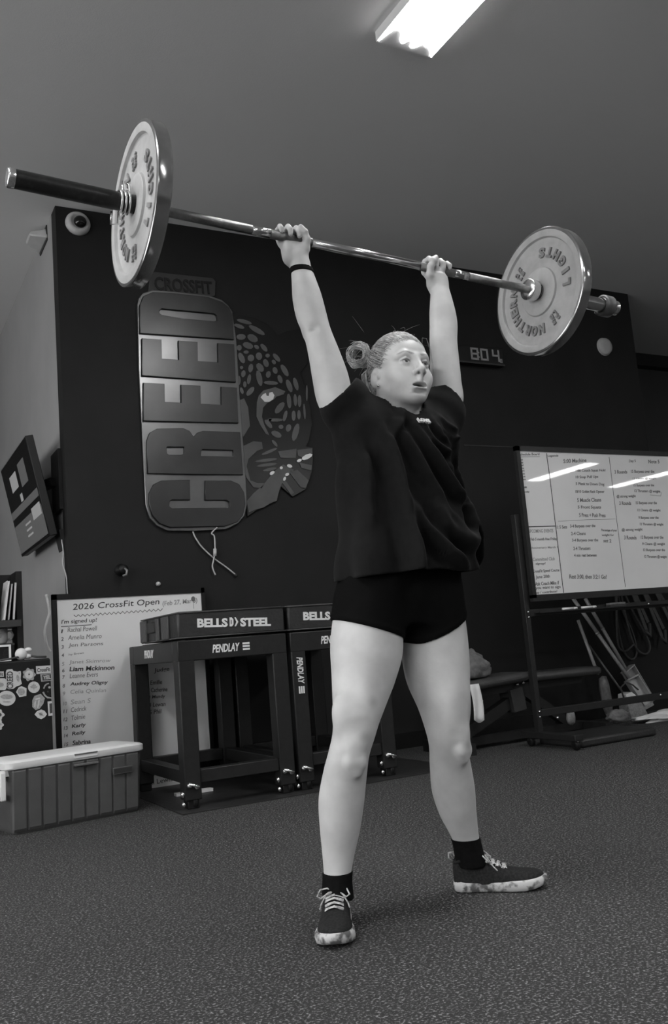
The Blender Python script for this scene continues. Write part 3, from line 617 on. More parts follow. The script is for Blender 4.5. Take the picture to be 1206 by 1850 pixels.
# things on the fridge
mb = MB().ell((.745, 4.79, .796), (.030, .028, .030), 18, 12).ell((.780, 4.79, .815), (.019, .018, .012), 14, 8); mb.ell((.777, 4.80, .782), (.021, .021, .015), 12, 8)
mb.own('chalk_ball', 'paper_white', 'round white chalk ball bag sitting on the black fridge', 'chalk ball', smooth=True)
MB().tube([(.64, 4.755, .772), (.69, 4.76, .776), (.73, 4.775, .782)], .006, 6).tube([(.79, 4.77, .782), (.82, 4.77, .776), (.865, 4.77, .772)], .006, 6).own('clutter_strap', 'strap_grey', 'grey strap trailing across the top of the black fridge', 'strap', smooth=True)
t = thing('picture_frame', (.65, 4.80, .7655), 'small black picture with a white border standing on the fridge', 'picture frame')
MB().box(.575, .695, 4.80, 4.815, .7656, .845).part('backing', 'screen_dark', t)
for q in ((.572, .582, .7656, .848), (.688, .698, .7656, .848), (.582, .688, .838, .848), (.582, .688, .7656, .775)): MB().box(q[0], q[1], 4.792, 4.817, q[2], q[3]).part('border', 'paper_white', t)
t = thing('crate', (.63, 4.88, .7655), 'dark box behind the white-bordered picture on the fridge', 'box')
MB().box(.53, .72, 4.825, 4.95, .7656, .843).part('body', 'black_plastic', t, bevel=.004); MB().box(.528, .722, 4.823, 4.952, .843, .855).part('lid', 'dark_plastic', t, bevel=.003)
t = thing('mug', (.655, 4.87, .8555), 'white mug with a handle standing on the dark box', 'mug')
MB().lathe([(.001, 0), (.03, 0), (.036, .008), (.04, .03), (.04, .075), (.036, .075), (.035, .012), (.001, .01)], (.655, 4.87, .8555), (0, 0, 1), 24).part('cup', 'sticker_white', t, smooth=True)
MB().tube([(.691, 4.87, .917), (.711, 4.87, .919), (.721, 4.87, .897), (.711, 4.87, .877), (.691, 4.87, .874)], .006, 8).part('handle', 'sticker_white', t, smooth=True)
me = plate(ellpoly(0, 0, .012, .014), [], .001); me.transform(frame((.651, 4.8285, .897), (1, 0, 0), (0, 0, 1))); link('print', me, 'sticker_grey', t)
t = thing('shelf_unit', (.5, 4.9, .7655), 'dark open shelf above the fridge holding leaning books', 'shelf')
MB().box(.30, .745, 4.75, 5.0, .935, .968).part('shelf_board', 'dark_plastic', t); MB().box(.735, .765, 4.82, 5.0, .7656, 1.22).part('side_panel', 'black_plastic', t)
MB().box(.28, .30, 4.82, 5.0, .7656, 1.22).part('side_panel', 'black_plastic', t); MB().box(.30, .735, 4.985, 5.0, .969, 1.22).part('back_panel', 'black_plastic', t)
for k, (x, tilt, ht, wd, m, lab) in enumerate(((.665, .14, .2, .012, 'sticker_white', 'white booklet leaning at the left on the dark shelf'), (.687, .12, .185, .008, 'scoop_grey', 'grey book leaning beside the white booklet'),
                                         (.711, .08, .19, .013, 'black_plastic', 'black book leaning on the grey one, nearest the shelf side'), (.612, .05, .17, .014, 'sticker_grey', 'pale grey book upright at the picture edge'))):
    bt = thing('book', (x, 4.85, .969), lab, 'book', 'books on the dark shelf')
    ux = Vector((math.cos(tilt), 0, -math.sin(tilt))); uz = Vector((math.sin(tilt), 0, math.cos(tilt))); c0 = Vector((x, 4.84, .9695))+uz*(ht/2)+ux*0+Vector((0, 0, wd*.5*math.sin(tilt)))
    MB().obox(c0, ux, (0, 1, 0), uz, wd/2*.8, .068, ht/2-.002).part('pages', 'paper_white', bt); 
    for sg_ in (-1, 1): MB().obox(c0+ux*sg_*wd*.45, ux, (0, 1, 0), uz, wd*.06, .072, ht/2).part('cover', m, bt)

# ------------------------------------------------------------------ rolling whiteboard stand
HR = [0.0007725403, -3.015547e-06, 3.547819, -0.0001404454, -0.0008403669, 1.938796, -9.547122e-05, 3.404954e-05, 1.0]
t = thing('rolling_whiteboard', (4.55, 4.3, 0), 'large landscape whiteboard of workouts on a black wheeled stand', 'whiteboard')
X0, X1, Z0, Z1, Y = 3.672, 5.50, .893, 1.853, 4.30
MB().box(X0+.02, X1-.02, Y-.008, Y+.006, Z0+.015, Z1-.025).part('writing_surface', 'board_white', t)
for nm, q in (('frame_side', (X0, X0+.03, Z0, Z1)), ('frame_side', (X1-.03, X1, Z0, Z1)), ('frame_rail', (X0, X1, Z1-.03, Z1)), ('frame_rail', (X0, X1, Z0-.02, Z0+.02))): MB().box(q[0], q[1], Y-.016, Y+.014, q[2], q[3]).part(nm, 'black_steel', t)
for x, d in ((3.645, 1), (5.5, -1)):
    MB().box(x-.018, x+.018, Y+.016, Y+.056, .085, 1.42).part('leg', 'black_steel', t, bevel=.003)
    f_ = MB().box(x-.035, x+.03, 3.99, 4.47, .055, .092).part('foot', 'black_steel', t, bevel=.004)
    for y in (4.03, 4.42):
        MB().box(x-.018, x+.018, y-.012, y+.012, .035, .056).part('caster_fork', 'black_steel', f_)
        MB().lathe([(.001, -.014), (.024, -.014), (.03, -.008), (.03, .008), (.024, .014), (.001, .014)], (x, y, .0305), (1, 0, .2), 18).part('caster_wheel', 'black_plastic', f_, smooth=True)
        MB().ell((x, y-.02, .052), (.008, .006, .006), 8, 6).part('caster_bolt', 'bolt_steel', f_, smooth=True)
for z0, z1, zz in ((.782, .826, .80), (.178, .222, .20)):
    r_ = MB().box(3.663, X1-.018, Y+.018, Y+.048, z0, z1).part('rail', 'black_steel', t, bevel=.003)
    mb = MB()
    for dz in (-.02, .012): mb.ell((3.645, Y+.012, zz+dz), (.007, .006, .007), 8, 6)
    mb.ell((4.68, Y+.014, zz+.008), (.008, .006, .009), 8, 6); mb.part('bolt', 'bolt_steel', r_, smooth=True)
MB().box(3.70, 5.46, Y-.03, Y+.017, .800, .806).part('pen_tray', 'black_steel', t)
for x, lab in ((3.96, 'white marker lying on the board tray, left of two'), (4.12, 'white marker lying on the board tray, right of two')):
    m_ = thing('marker', (x, Y-.012, .8065), lab, 'marker', 'markers on the board tray')
    MB().tube([(x-.06, Y-.012, .8145), (x+.03, Y-.012, .8145)], .0075, 10).part('barrel', 'paper_white', m_, smooth=True); MB().tube([(x+.03, Y-.012, .8145), (x+.06, Y-.012, .8145)], .0078, 10).part('cap', 'paper_white', m_, smooth=True)
t2 = thing('board_eraser', (4.36, Y-.008, .8065), 'dark felt eraser lying on the board tray', 'eraser')
MB().box(4.29, 4.43, Y-.03, Y+.012, .8066, .818).part('felt', 'dark_plastic', t2); MB().box(4.292, 4.428, Y-.028, Y+.01, .818, .832).part('grip', 'scoop_grey', t2, bevel=.003)
yr = Y-.0085
RB = lambda s, x0, y0, x1, y1, ht, m='ink_soft', **k: scrawl(HR, yr, s, x0, y0, x1, y1, ht, t, m, **k)
for s, x0, y0, x1, y1, ht, m in (('Schedule Board', 148, 168, 298, 166, 18, 'ink_soft'), ('Legends', 356, 182, 432, 180, 20, 'ink_soft'), ('Bullet', 182, 400, 208, 399, 14, 'ink_soft'), ('Thursday', 176, 436, 226, 435, 16, 'ink_soft'),
    ('5:00 Machine', 468, 222, 632, 214, 28, 'ink_soft'), ('Day 5', 936, 222, 984, 220, 24, 'ink_soft'), ('Note 5', 1072, 224, 1152, 224, 26, 'ink_soft'),
    ('1:00 Couch Squat Hold', 556, 290, 768, 286, 24, 'ink_soft'), ('10 Snap Pull Ups', 556, 336, 716, 332, 24, 'ink_soft'), ('5 Plank to Down Dog', 556, 384, 760, 388, 26, 'ink_soft'), ('10/10 Goblet Rack Opener', 554, 440, 760, 440, 26, 'ink_soft'),
    ('5 Muscle Cleans', 566, 500, 736, 496, 28, 'ink_soft'), ('5 Front Squats', 570, 552, 736, 552, 28, 'ink_soft'), ('5 Press + Push Press', 580, 606, 768, 608, 28, 'ink_soft'),
    ('1: 5 Sets', 420, 690, 494, 688, 24, 'ink_soft'), ('3-4 Burpees over the', 516, 688, 696, 684, 28, 'ink_soft'), ('2-4 Cleans', 522, 736, 626, 734, 24, 'ink_soft'), ('3-4 Burpees over the', 530, 788, 716, 786, 28, 'ink_soft'), ('2-4 Thrusters', 538, 842, 660, 840, 24, 'ink_soft'), ('4 min rest between', 544, 890, 704, 888, 22, 'ink_soft'),
    ('Percentage of your', 738, 712, 850, 714, 22, 'ink_soft'), ('weight for', 742, 746, 828, 746, 20, 'ink_soft'), ('set 2', 752, 786, 808, 788, 24, 'ink_soft'), ('Rest 3:00, then 3:2:1 Go!', 510, 1050, 776, 1052, 36, 'ink_soft'),
    ('3 Rounds', 832, 298, 922, 296, 26, 'ink_soft'), ('15 Burpees over the', 950, 298, 1116, 298, 28, 'ink_soft'), ('12 Cleans @ weight', 960, 342, 1130, 340, 18, 'ink_pale'), ('15 Burpees over the', 968, 394, 1114, 392, 22, 'ink_soft'), ('12 Thrusters @ weight', 974, 434, 1156, 438, 26, 'ink_soft'),
    ('@ strong weight', 848, 474, 984, 470, 26, 'ink_soft'), ('3 Rounds', 866, 520, 950, 520, 26, 'ink_soft'), ('15 Burpees over the', 984, 522, 1134, 522, 28, 'ink_soft'), ('12 Cleans @ weight', 994, 570, 1160, 572, 24, 'ink_soft'), ('9 Burpees over the', 1004, 626, 1146, 626, 26, 'ink_soft'), ('12 Thrusters @ weight', 1012, 670, 1180, 672, 24, 'ink_soft'),
    ('@ strong weight', 884, 712, 1032, 708, 26, 'ink_soft'), ('3 Rounds', 900, 766, 988, 766, 28, 'ink_soft'), ('12 Burpees over the', 1020, 768, 1180, 768, 30, 'ink_soft'), ('9 Cleans @ weight', 1030, 812, 1192, 812, 26, 'ink_soft'), ('12 Burpees over the', 1036, 856, 1192, 856, 26, 'ink_soft'), ('12 Thrusters @ weight', 1044, 902, 1204, 904, 26, 'ink_soft'),
    ('UPCOMING EVENTS', 218, 720, 396, 716, 26, 'ink_pale'), ('Feb 5 month free Friday', 234, 780, 424, 776, 26, 'ink_soft'), ('Anniversary March 1', 236, 838, 428, 832, 20, 'ink_pale'), ('Committed Club', 250, 920, 406, 914, 24, 'ink_pale'), ('signup!', 270, 950, 340, 948, 20, 'ink_soft'),
    ('CrossFit Speed Course', 250, 1010, 440, 1000, 28, 'ink_soft'), ('June 20th', 272, 1052, 372, 1044, 30, 'ink_soft'), ('Ask Coach Mike if', 266, 1096, 438, 1086, 26, 'ink_soft'), ('you want to sign', 270, 1128, 448, 1118, 26, 'ink_soft'), ('up / contribute!', 274, 1158, 424, 1148, 22, 'ink_soft')):
    RB(s, x0, y0, x1, y1, ht, m, bold=.016)
for k in range(8): RB(['Mon', 'Tue', 'Wed', 'Thu', 'Fri', 'Sat', 'Sun', 'Eve'][k], 148+k*3, 204+k*20, 178+k*3, 203+k*20, 14, 'ink_soft')
def rule(pts, r_=.0022, m='ink_soft'):
    MB().tube([(hom(HR, p)[0], yr, hom(HR, p)[1]) for p in pts], r_, 4).part('ruled_line', m, t)
rule([(346, 152), (372, 340), (410, 660), (468, 1146)], .003, 'ink'); rule([(792, 178), (828, 480), (850, 660), (908, 1105)], .0022); rule([(200, 676), (412, 670)], .003, 'ink'); rule([(430, 636), (640, 624), (838, 620)], .0014, 'ink_pale')
rule([(150, 178), (298, 176)], .0012); rule([(1084, 448), (1160, 456), (1162, 430), (1150, 424)], .0012)

# ------------------------------------------------------------------ bench and gear behind the stand
t = thing('weight_bench', (3.85, 4.68, 0), 'black adjustable weight bench standing behind the wheeled whiteboard', 'bench')
def pad(x0, x1, y0, y1, z0, z1, dz, nm):
    mb = MB(); n = 8; V = []
    mb.obox(((x0+x1)/2, (y0+y1)/2, (z0+z1)/2+dz/2), ((x1-x0), 0, dz), (0, 1, 0), (-dz, 0, x1-x0), math.hypot(x1-x0, dz)/2, (y1-y0)/2, (z1-z0)/2)
    for v in (1,): pass
    mb2 = mb; c = Vector(((x0+x1)/2, 0, (z0+z1)/2+dz/2)); u = Vector((x1-x0, 0, dz)).normalized()
    m_ = MB(); m_.obox(c+Vector((0, (y0+y1)/2, 0)), u, (0, 1, 0), u.cross(Vector((0, 1, 0))), math.hypot(x1-x0, dz)/2, (y1-y0)/2, (z1-z0)/2)
    return m_.part(nm, 'grey_vinyl', t, bevel=.025)
pad(3.22, 3.78, 4.52, 4.80, .355, .415, .03, 'seat_pad'); pad(3.82, 4.40, 4.52, 4.80, .375, .43, -.005, 'back_pad')
MB().bar((3.25, 4.66, .07), (3.80, 4.66, .30), .06, .07).part('brace', 'black_steel', t); MB().bar((3.45, 4.66, .345), (4.3, 4.66, .35), .07, .05).part('spine', 'black_steel', t)
MB().bar((3.80, 4.66, .33), (4.18, 4.66, .06), .05, .06).part('brace', 'black_steel', t); MB().bar((3.72, 4.66, .34), (3.74, 4.66, .2), .12, .1).part('hinge_plate', 'dark_plastic', t)
MB().bar((3.16, 4.66, .05), (4.3, 4.66, .05), .06, .05).part('base_beam', 'black_steel', t); MB().bar((3.2, 4.42, .035), (3.2, 4.9, .035), .06, .07).part('foot', 'black_steel', t); MB().bar((4.3, 4.42, .035), (4.3, 4.9, .035), .06, .07).part('foot', 'black_steel', t)
mb = MB()
for p in ((3.74, 4.61, .365), (3.79, 4.61, .37), (3.44, 4.6, .29), (4.05, 4.62, .12)): mb.ell(p, (.011, .011, .011), 10, 6)
mb.part('bolt', 'bolt_steel', t, smooth=True)
# towel heap on the seat
def crumple(c, r, seed, n=40, m=24, amp=.25, flat=None):
    g = np.random.default_rng(seed); V = []; k = [(g.normal(size=3)*g.uniform(1.5, 5), g.uniform(0, 6)) for _ in range(9)]
    for i in range(m+1):
        a = PI*i/m
        for j in range(n):
            b_ = 2*PI*j/n; d = np.array([math.sin(a)*math.cos(b_), math.sin(a)*math.sin(b_), math.cos(a)])
            h = 1+amp*sum(abs(math.sin(q @ d+ph))*.5-.3 for q, ph in k)/2.2
            p = np.array(c)+d*np.array(r)*h
            if flat is not None: p[2] = max(p[2], flat)
            V.append(p)
    return MB().add(V, [(i*n+j, (i+1)*n+j, (i+1)*n+(j+1) % n, i*n+(j+1) % n) for i in range(m) for j in range(n)])
mb = crumple((3.44, 4.66, .505), (.13, .1, .11), 5, amp=.5, flat=.434); mb.v = [(x+max(0, (z-.414))*-.35, y, z) for x, y, z in mb.v]
mb.own('towel', 'towel', 'crumpled grey towel heaped on the bench seat beside the left thigh', 'towel', smooth=True)
# white cloth over the bench edge
V = []; 
for i in range(7):
    for j in range(7):
        u, v = i/6, j/6; V.append((3.285+.075*u+.01*math.sin(3*v), 4.505-.006*math.sin(6*u+2*v)-.008*v, .405-.235*v*(1-.18*abs(u-.6))))
mb = MB().add(V, [(i*7+j, i*7+j+1, (i+1)*7+j+1, (i+1)*7+j) for i in range(6) for j in range(6)])
o = mb.own('white_cloth', 'paper_white', 'white cloth hanging over the bench edge beside the left knee', 'cloth', smooth=True); sm = o.modifiers.new('s', 'SOLIDIFY'); sm.thickness = .004
MB().box(3.72, 4.33, 4.06, 4.44, .0005, .052).own('rubber_slab', 'black_vinyl', 'low dark rubber slab on the floor under the wheeled whiteboard', 'mat', bevel=.015)
# long handled scoops and brooms leaning against the wall
def scoop(p0, p1, p2, label, m='broom_pole', r=.014):
    """pole from p0 (top) to p1, open pan from p1 to p2"""
    t = thing('dustpan', p2, label, 'dustpan', 'long handled dustpans leaning on the wall')
    p0, p1, p2 = map(Vector, (p0, p1, p2))
    MB().tube([p0, p0.lerp(p1, .42)], r, 10).tube([p0.lerp(p1, .42), p0.lerp(p1, .44)], r*1.15, 10).tube([p0.lerp(p1, .44), p1], r*.95, 10).part('pole', m, t, smooth=True)
    d = (p2-p1).normalized(); s_ = d.cross(Vector((0, 1, 0))).normalized(); n_ = s_.cross(d); L_ = (p2-p1).length
    mb = MB()
    mb.obox((p1+p2)/2, s_, d, n_, .055, L_/2, .004)
    for sd in (-1, 1): mb.obox((p1+p2)/2+s_*sd*.055-n_*.022, s_, d, n_, .004, L_/2, .024)
    mb.obox(p1-n_*.02, s_, d, n_, .058, .006, .03)
    mb.part('pan', 'broom_pole', t, bevel=.003)
    MB().obox(p2+d*.012, s_, d, n_, .06, .014, .006).part('lip', 'bristle', t)
    return t
scoop((4.885, 5.11, .90), (5.150, 5.05, .345), (5.285, 5.02, .075), 'pale dustpan on a long pole, right one of the crossing pair')
scoop((4.765, 5.11, .905), (5.075, 4.95, .275), (5.125, 4.87, .085), 'pale dustpan on a long pole, left one of the crossing pair')
t = thing('paddle', (4.76, 4.90, 0), 'pale pole with a dark paddle blade leaning behind the stand', 'paddle')
MB().tube([(4.76, 5.08, .74), (4.745, 4.93, .34)], .012, 10).part('shaft', 'broom_pole', t, smooth=True)
mb = MB().lathe([(.001, -.15), (.035, -.135), (.046, -.07), (.046, .07), (.03, .14), (.001, .15)], (0, 0, 0), (.06, -.36, -1), 20); mb.v = [(4.752+x, 4.885+y*.55+(-z*.17), z+.19) for x, y, z in mb.v]
mb.part('blade', 'scoop_grey', t, smooth=True)
t = thing('broom', (4.92, 4.82, 0), 'broom with a thin dark pole and grey angled head', 'broom')
MB().tube([(4.817, 5.06, .552), (4.895, 4.86, .20)], .008, 8).part('pole', 'scoop_grey', t, smooth=True)
MB().add([(4.865, 4.80, .19), (4.925, 4.80, .20), (4.925, 4.88, .20), (4.865, 4.88, .19), (4.865, 4.79, .13), (4.985, 4.79, .15), (4.985, 4.89, .15), (4.865, 4.89, .13)], [(0, 3, 2, 1), (4, 5, 6, 7), (0, 1, 5, 4), (1, 2, 6, 5), (2, 3, 7, 6), (3, 0, 4, 7)]).part('block', 'paper_white', t, bevel=.004)
MB().add([(4.865, 4.795, .13), (4.985, 4.795, .15), (4.985, 4.885, .15), (4.865, 4.885, .13), (4.875, 4.78, .0), (5.055, 4.78, .0), (5.055, 4.90, .0), (4.875, 4.90, .0)], [(0, 3, 2, 1), (4, 5, 6, 7), (0, 1, 5, 4), (1, 2, 6, 5), (2, 3, 7, 6), (3, 0, 4, 7)]).part('bristles', 'bristle', t, bevel=.006)
MB().tube([(4.84, 4.80, .16), (4.82, 4.80, .24), (4.87, 4.79, .275), (4.93, 4.79, .25), (4.98, 4.79, .21)], .006, 8).own('cable_loop', 'strap_grey', 'thin grey cable looping over the broom head', 'cable', smooth=True)
crumple((5.12, 4.60, .03), (.36, .10, .035), 11, 60, 20, amp=.6, flat=.002).own('crumpled_sheet', 'paper_white', 'crumpled white plastic sheet on the floor at the right edge', 'sheet', smooth=True)
crumple((4.58, 4.62, .07), (.085, .05, .045), 21, 30, 16, amp=.5, flat=.001).own('chalk_bag', 'towel', 'small pale bag on the floor under the stand', 'bag', smooth=True)
crumple((4.10, 4.55, .12), (.03, .03, .05), 23, 20, 12, amp=.2, flat=.001).own('chalk_tin', 'bristle', 'small pale tin behind the lower rail of the wheeled whiteboard', 'tin', smooth=True)
# jump ropes and straps on the wall
t = thing('jump_rope', (5.3, 5.12, .4), 'dark jump ropes bundled and hanging in loops below the whiteboard', 'rope')
for k, pts in enumerate(([(4.90, 1.0), (4.87, .72), (4.89, .50), (4.96, .41), (5.03, .45), (5.02, .60), (4.93, .82), (4.91, 1.0)], [(4.93, 1.0), (4.95, .75), (4.99, .55), (5.05, .46), (5.13, .44), (5.17, .50), (5.12, .62), (5.00, .85), (4.94, 1.0)], [(4.90, 1.0), (4.85, .8), (4.82, .6), (4.83, .5), (4.90, .48), (4.98, .52)])):
    q = [Vector((x+.34, 5.135-.014*k, z)) for x, z in pts]; fine = []
    for i in range(len(q)-1):
        a, b_, c, d = q[max(i-1, 0)], q[i], q[i+1], q[min(i+2, len(q)-1)]
        for s_ in (0, .25, .5, .75): fine.append(.5*((2*b_)+(-a+c)*s_+(2*a-5*b_+4*c-d)*s_**2+(-a+3*b_-3*c+d)*s_**3))
    MB().tube(fine+[q[-1]], .008, 6).part('rope', 'strap_grey', t, smooth=True)
for k, (x, dx, z1, lab) in enumerate(((5.31, .13, .62, 'grey resistance strap hanging right of the jump ropes'), (5.42, .18, .56, 'grey resistance strap hanging second from the jump ropes'), (5.53, .2, .64, 'grey resistance strap at the right picture edge'))):
    t = thing('resistance_strap', (x+dx, 5.09, z1), lab, 'strap', 'straps hanging below the whiteboard')
    a, b_ = Vector((x, 5.11, 1.15)), Vector((x+dx, 5.07, z1))
    MB().bar(a, b_, .03, .006, (0, 1, 0)).part('front_band', 'strap_grey', t); MB().bar(a+Vector((.02, .02, 0)), b_+Vector((.05, .02, .06)), .03, .006, (0, 1, 0)).part('rear_band', 'strap_grey', t)
    MB().tube([b_+Vector((-.01, 0, 0)), b_+Vector((.03, 0, -.05)), b_+Vector((.06, .02, .05))], .014, 8).part('knot', 'strap_grey', t, smooth=True)

# ================================================================== BARBELL
BC = Vector((.676, 2.245, 1.952)); BD = Vector((.99869274, .01576996, -.04862219)).normalized(); KS = .985
bp_ = lambda s_: BC+BD*(s_*KS)       # s along the bar, 0 at the outer face of the left plate
S_IN_L, S_IN_R = .043, 1.467         # inner faces of the two plates
bar = thing('barbell', bp_(.76), 'chrome barbell with one sleeve coloured dark, held overhead at arms length', 'barbell')
for a_, b_, nm, m_ in ((S_IN_L+.03, .36, 'knurled_grip', 'bar_steel'), (.36, .42, 'smooth_shaft', 'bar_smooth'), (.42, .56, 'knurled_grip', 'bar_steel'), (.56, .96, 'smooth_shaft', 'bar_smooth'), (.96, 1.10, 'knurled_grip', 'bar_steel'), (1.10, 1.16, 'smooth_shaft', 'bar_smooth'), (1.16, S_IN_R-.03, 'knurled_grip', 'bar_steel')):
    MB().tube([bp_(a_), bp_(b_)], .014 if nm[0] == 'k' else .0139, 16).part(nm, m_, bar, smooth=True)
MB().lathe([(.014, .0), (.034, .0), (.036, .003), (.036, .026), (.034, .03), (.025, .03)], bp_(S_IN_L+.035), -BD, 32).part('collar_flange', 'sleeve_dark', bar, smooth=True)
MB().lathe([(.014, .0), (.036, .0), (.037, .003), (.037, .03), (.034, .034), (.025, .034)], bp_(S_IN_R-.045), BD, 32).part('collar_flange', 'bolt_steel', bar, smooth=True)
MB().lathe([(.025, 0), (.025, .35), (.0252, (S_IN_L+.32)*KS)], bp_(S_IN_L), -BD, 32).part('sleeve', 'sleeve_dark', bar, smooth=True)
MB().lathe([(.025, 0), (.025, .36), (.0252, .376)], bp_(S_IN_R), BD, 32).part('sleeve', 'chrome', bar, smooth=True)
for s_, d in ((-.325, -1), (1.848, 1)):
    MB().lathe([(.0255, -.012), (.0265, -.006), (.0265, .004), (.023, .008), (.020, .006), (.001, .006)], bp_(s_), BD*d, 32).part('end_cap', 'bolt_steel', bar, smooth=True)
def weight_plate(s0, s1, label, turn):
    """s0..s1: the two faces along the bar"""
    c = bp_((s0+s1)/2); h = (s1-s0)*KS/2
    t = thing('weight_plate', c, label, 'weight plate', 'plates on the raised barbell')
    half = [(.026, .75), (.034, .92), (.078, .92), (.084, .78), (.087, .48), (.092, .42), (.182, .42), (.187, .52), (.191, .92), (.195, 1.0), (.214, 1.0)]
    edge = [(.214, 1.0), (.2205, .96), (.2235, .86), (.2218, .6), (.2218, -.6), (.2235, -.86), (.2205, -.96), (.214, -1.0)]
    prof = [(r_, h*k) for r_, k in half]
    MB().lathe([(.026, -h*.75)]+prof, c, BD, 72).part('outer_disc', 'plate_iron', t, smooth=True).data.set_sharp_from_angle(angle=.6)
    MB().lathe([(r_, -k) for r_, k in prof], c, BD, 72).part('inner_disc', 'plate_iron', t, smooth=True).data.set_sharp_from_angle(angle=.6)
    MB().lathe([(r_, h*k) for r_, k in edge], c, BD, 96).part('rim', 'plate_edge', t, smooth=True).data.set_sharp_from_angle(angle=.8)
    zu = (Vector((0, 0, 1))-BD*BD.z).normalized()
    for face in (-1, 1):
        n_ = BD*face; ux = zu.cross(n_)        # seen from outside the face: ux to the right, zu up
        gl = []
        def arc(word, mid, step, outward, r_, ht):
            for i, ch in enumerate(word):
                if ch == ' ': continue
                a = math.radians(mid+turn*face*-1+(i-(len(word)-1)/2)*step*(1 if outward else -1))     # clockwise from the top
                rad = zu*math.cos(a)+ux*math.sin(a); tan = -zu*math.sin(a)+ux*math.cos(a)
                u_, v_ = (tan, rad) if outward else (-tan, -rad)
                wd = {'I': .012, 'L': .022}.get(ch, .028)*ht/.036
                me = text(ch, wdt=wd, hgt=ht, ext=.0032, bold=.05)
                me.transform(frame(c+n_*(h*.42+.0026)+rad*r_-u_*wd/2-v_*ht/2, u_, v_)); gl.append(link('letter', me, 'plate_letter', t))
        arc('NORTHERN', 0, 15.5, True, .137, .036); arc('LIGHTS', 180, 17, False, .137, .036)
        arc('25', 84, 9, True, .147, .02); arc('LB', 84, 9, True, .125, .02); arc('25', 276, 9, True, .147, .02); arc('LB', 276, 9, True, .125, .02)
    return t
weight_plate(0, S_IN_L, 'large round iron weight plate on the near end of the barbell, left', 271)
weight_plate(S_IN_R, S_IN_R+.043, 'large round iron weight plate on the far end of the barbell, right', 235)
t = thing('spring_clip', bp_(-.022), 'silver spring clip on the left barbell sleeve against the plate', 'clip')
pts = []; zu = (Vector((0, 0, 1))-BD*BD.z).normalized(); ux = zu.cross(BD)
for k in range(61):
    a = 2*PI*k/20; pts.append(bp_(-.006-.011*k/20)+(zu*math.cos(a)+ux*math.sin(a))*.0295)
MB().tube(pts, .0035, 6).part('coil', 'bolt_steel', t, smooth=True)
for sg_ in (1, -1):
    a0 = bp_(-.006 if sg_ > 0 else -.038)
    MB().tube([a0+zu*.03*sg_, a0+zu*.062*sg_+ux*.01, a0-BD*.018+zu*.066*sg_+ux*.01, a0-BD*.02+zu*.034*sg_], .0035, 6).part('lever', 'bolt_steel', t, smooth=True)
t = thing('lock_collar', bp_(1.80), 'round collar near the far end of the right barbell sleeve', 'collar')
MB().lathe([(.026, -.022), (.036, -.022), (.039, -.018), (.039, .018), (.036, .022), (.026, .022), (.026, -.022)], bp_(1.80), BD, 32).part('ring', 'scoop_grey', t, smooth=True)
MB().obox(bp_(1.80)-zu*.0+ux*.041, BD, zu, ux, .012, .016, .005).part('lever', 'chrome', t, bevel=.002)
# ================================================================== THE LIFTER
# distance fields on a stretched grid, blended smoothly, then skinned as one surface
def axis(lo, hi, base, zones):
    x = [lo]
    while x[-1] < hi:
        s = base
        for a, b_, st in zones:
            if a-.012 <= x[-1] <= b_: s = min(s, st)
        x.append(x[-1]+s)
    return np.array(x, np.float32)
class Field:
    def __init__(s, xs, ys, zs):
        s.ax = (xs, ys, zs); s.F = np.full((len(xs), len(ys), len(zs)), .5, np.float32)
    def block(s, lo, hi):
        sl = tuple(slice(int(np.searchsorted(a, l)), int(np.searchsorted(a, h))) for a, l, h in zip(s.ax, lo, hi))
        X, Y, Z = (s.ax[i][sl[i]] for i in range(3))
        return sl, (X[:, None, None], Y[None, :, None], Z[None, None, :])
    def put(s, prim, op='add', k=.01):
        fn, lo, hi = prim; m = k+.025
        sl, P = s.block([a-m for a in lo], [a+m for a in hi])
        if min(q.stop-q.start for q in sl) < 1: return
        d = fn(*P).astype(np.float32); A = s.F[sl]
        if op == 'add':
            h = np.maximum(k-np.abs(A-d), 0)/k; s.F[sl] = np.minimum(A, d)-h*h*k*.25
        elif op == 'cut':
            d = -d; h = np.maximum(k-np.abs(A-d), 0)/k; s.F[sl] = np.maximum(A, d)+h*h*k*.25
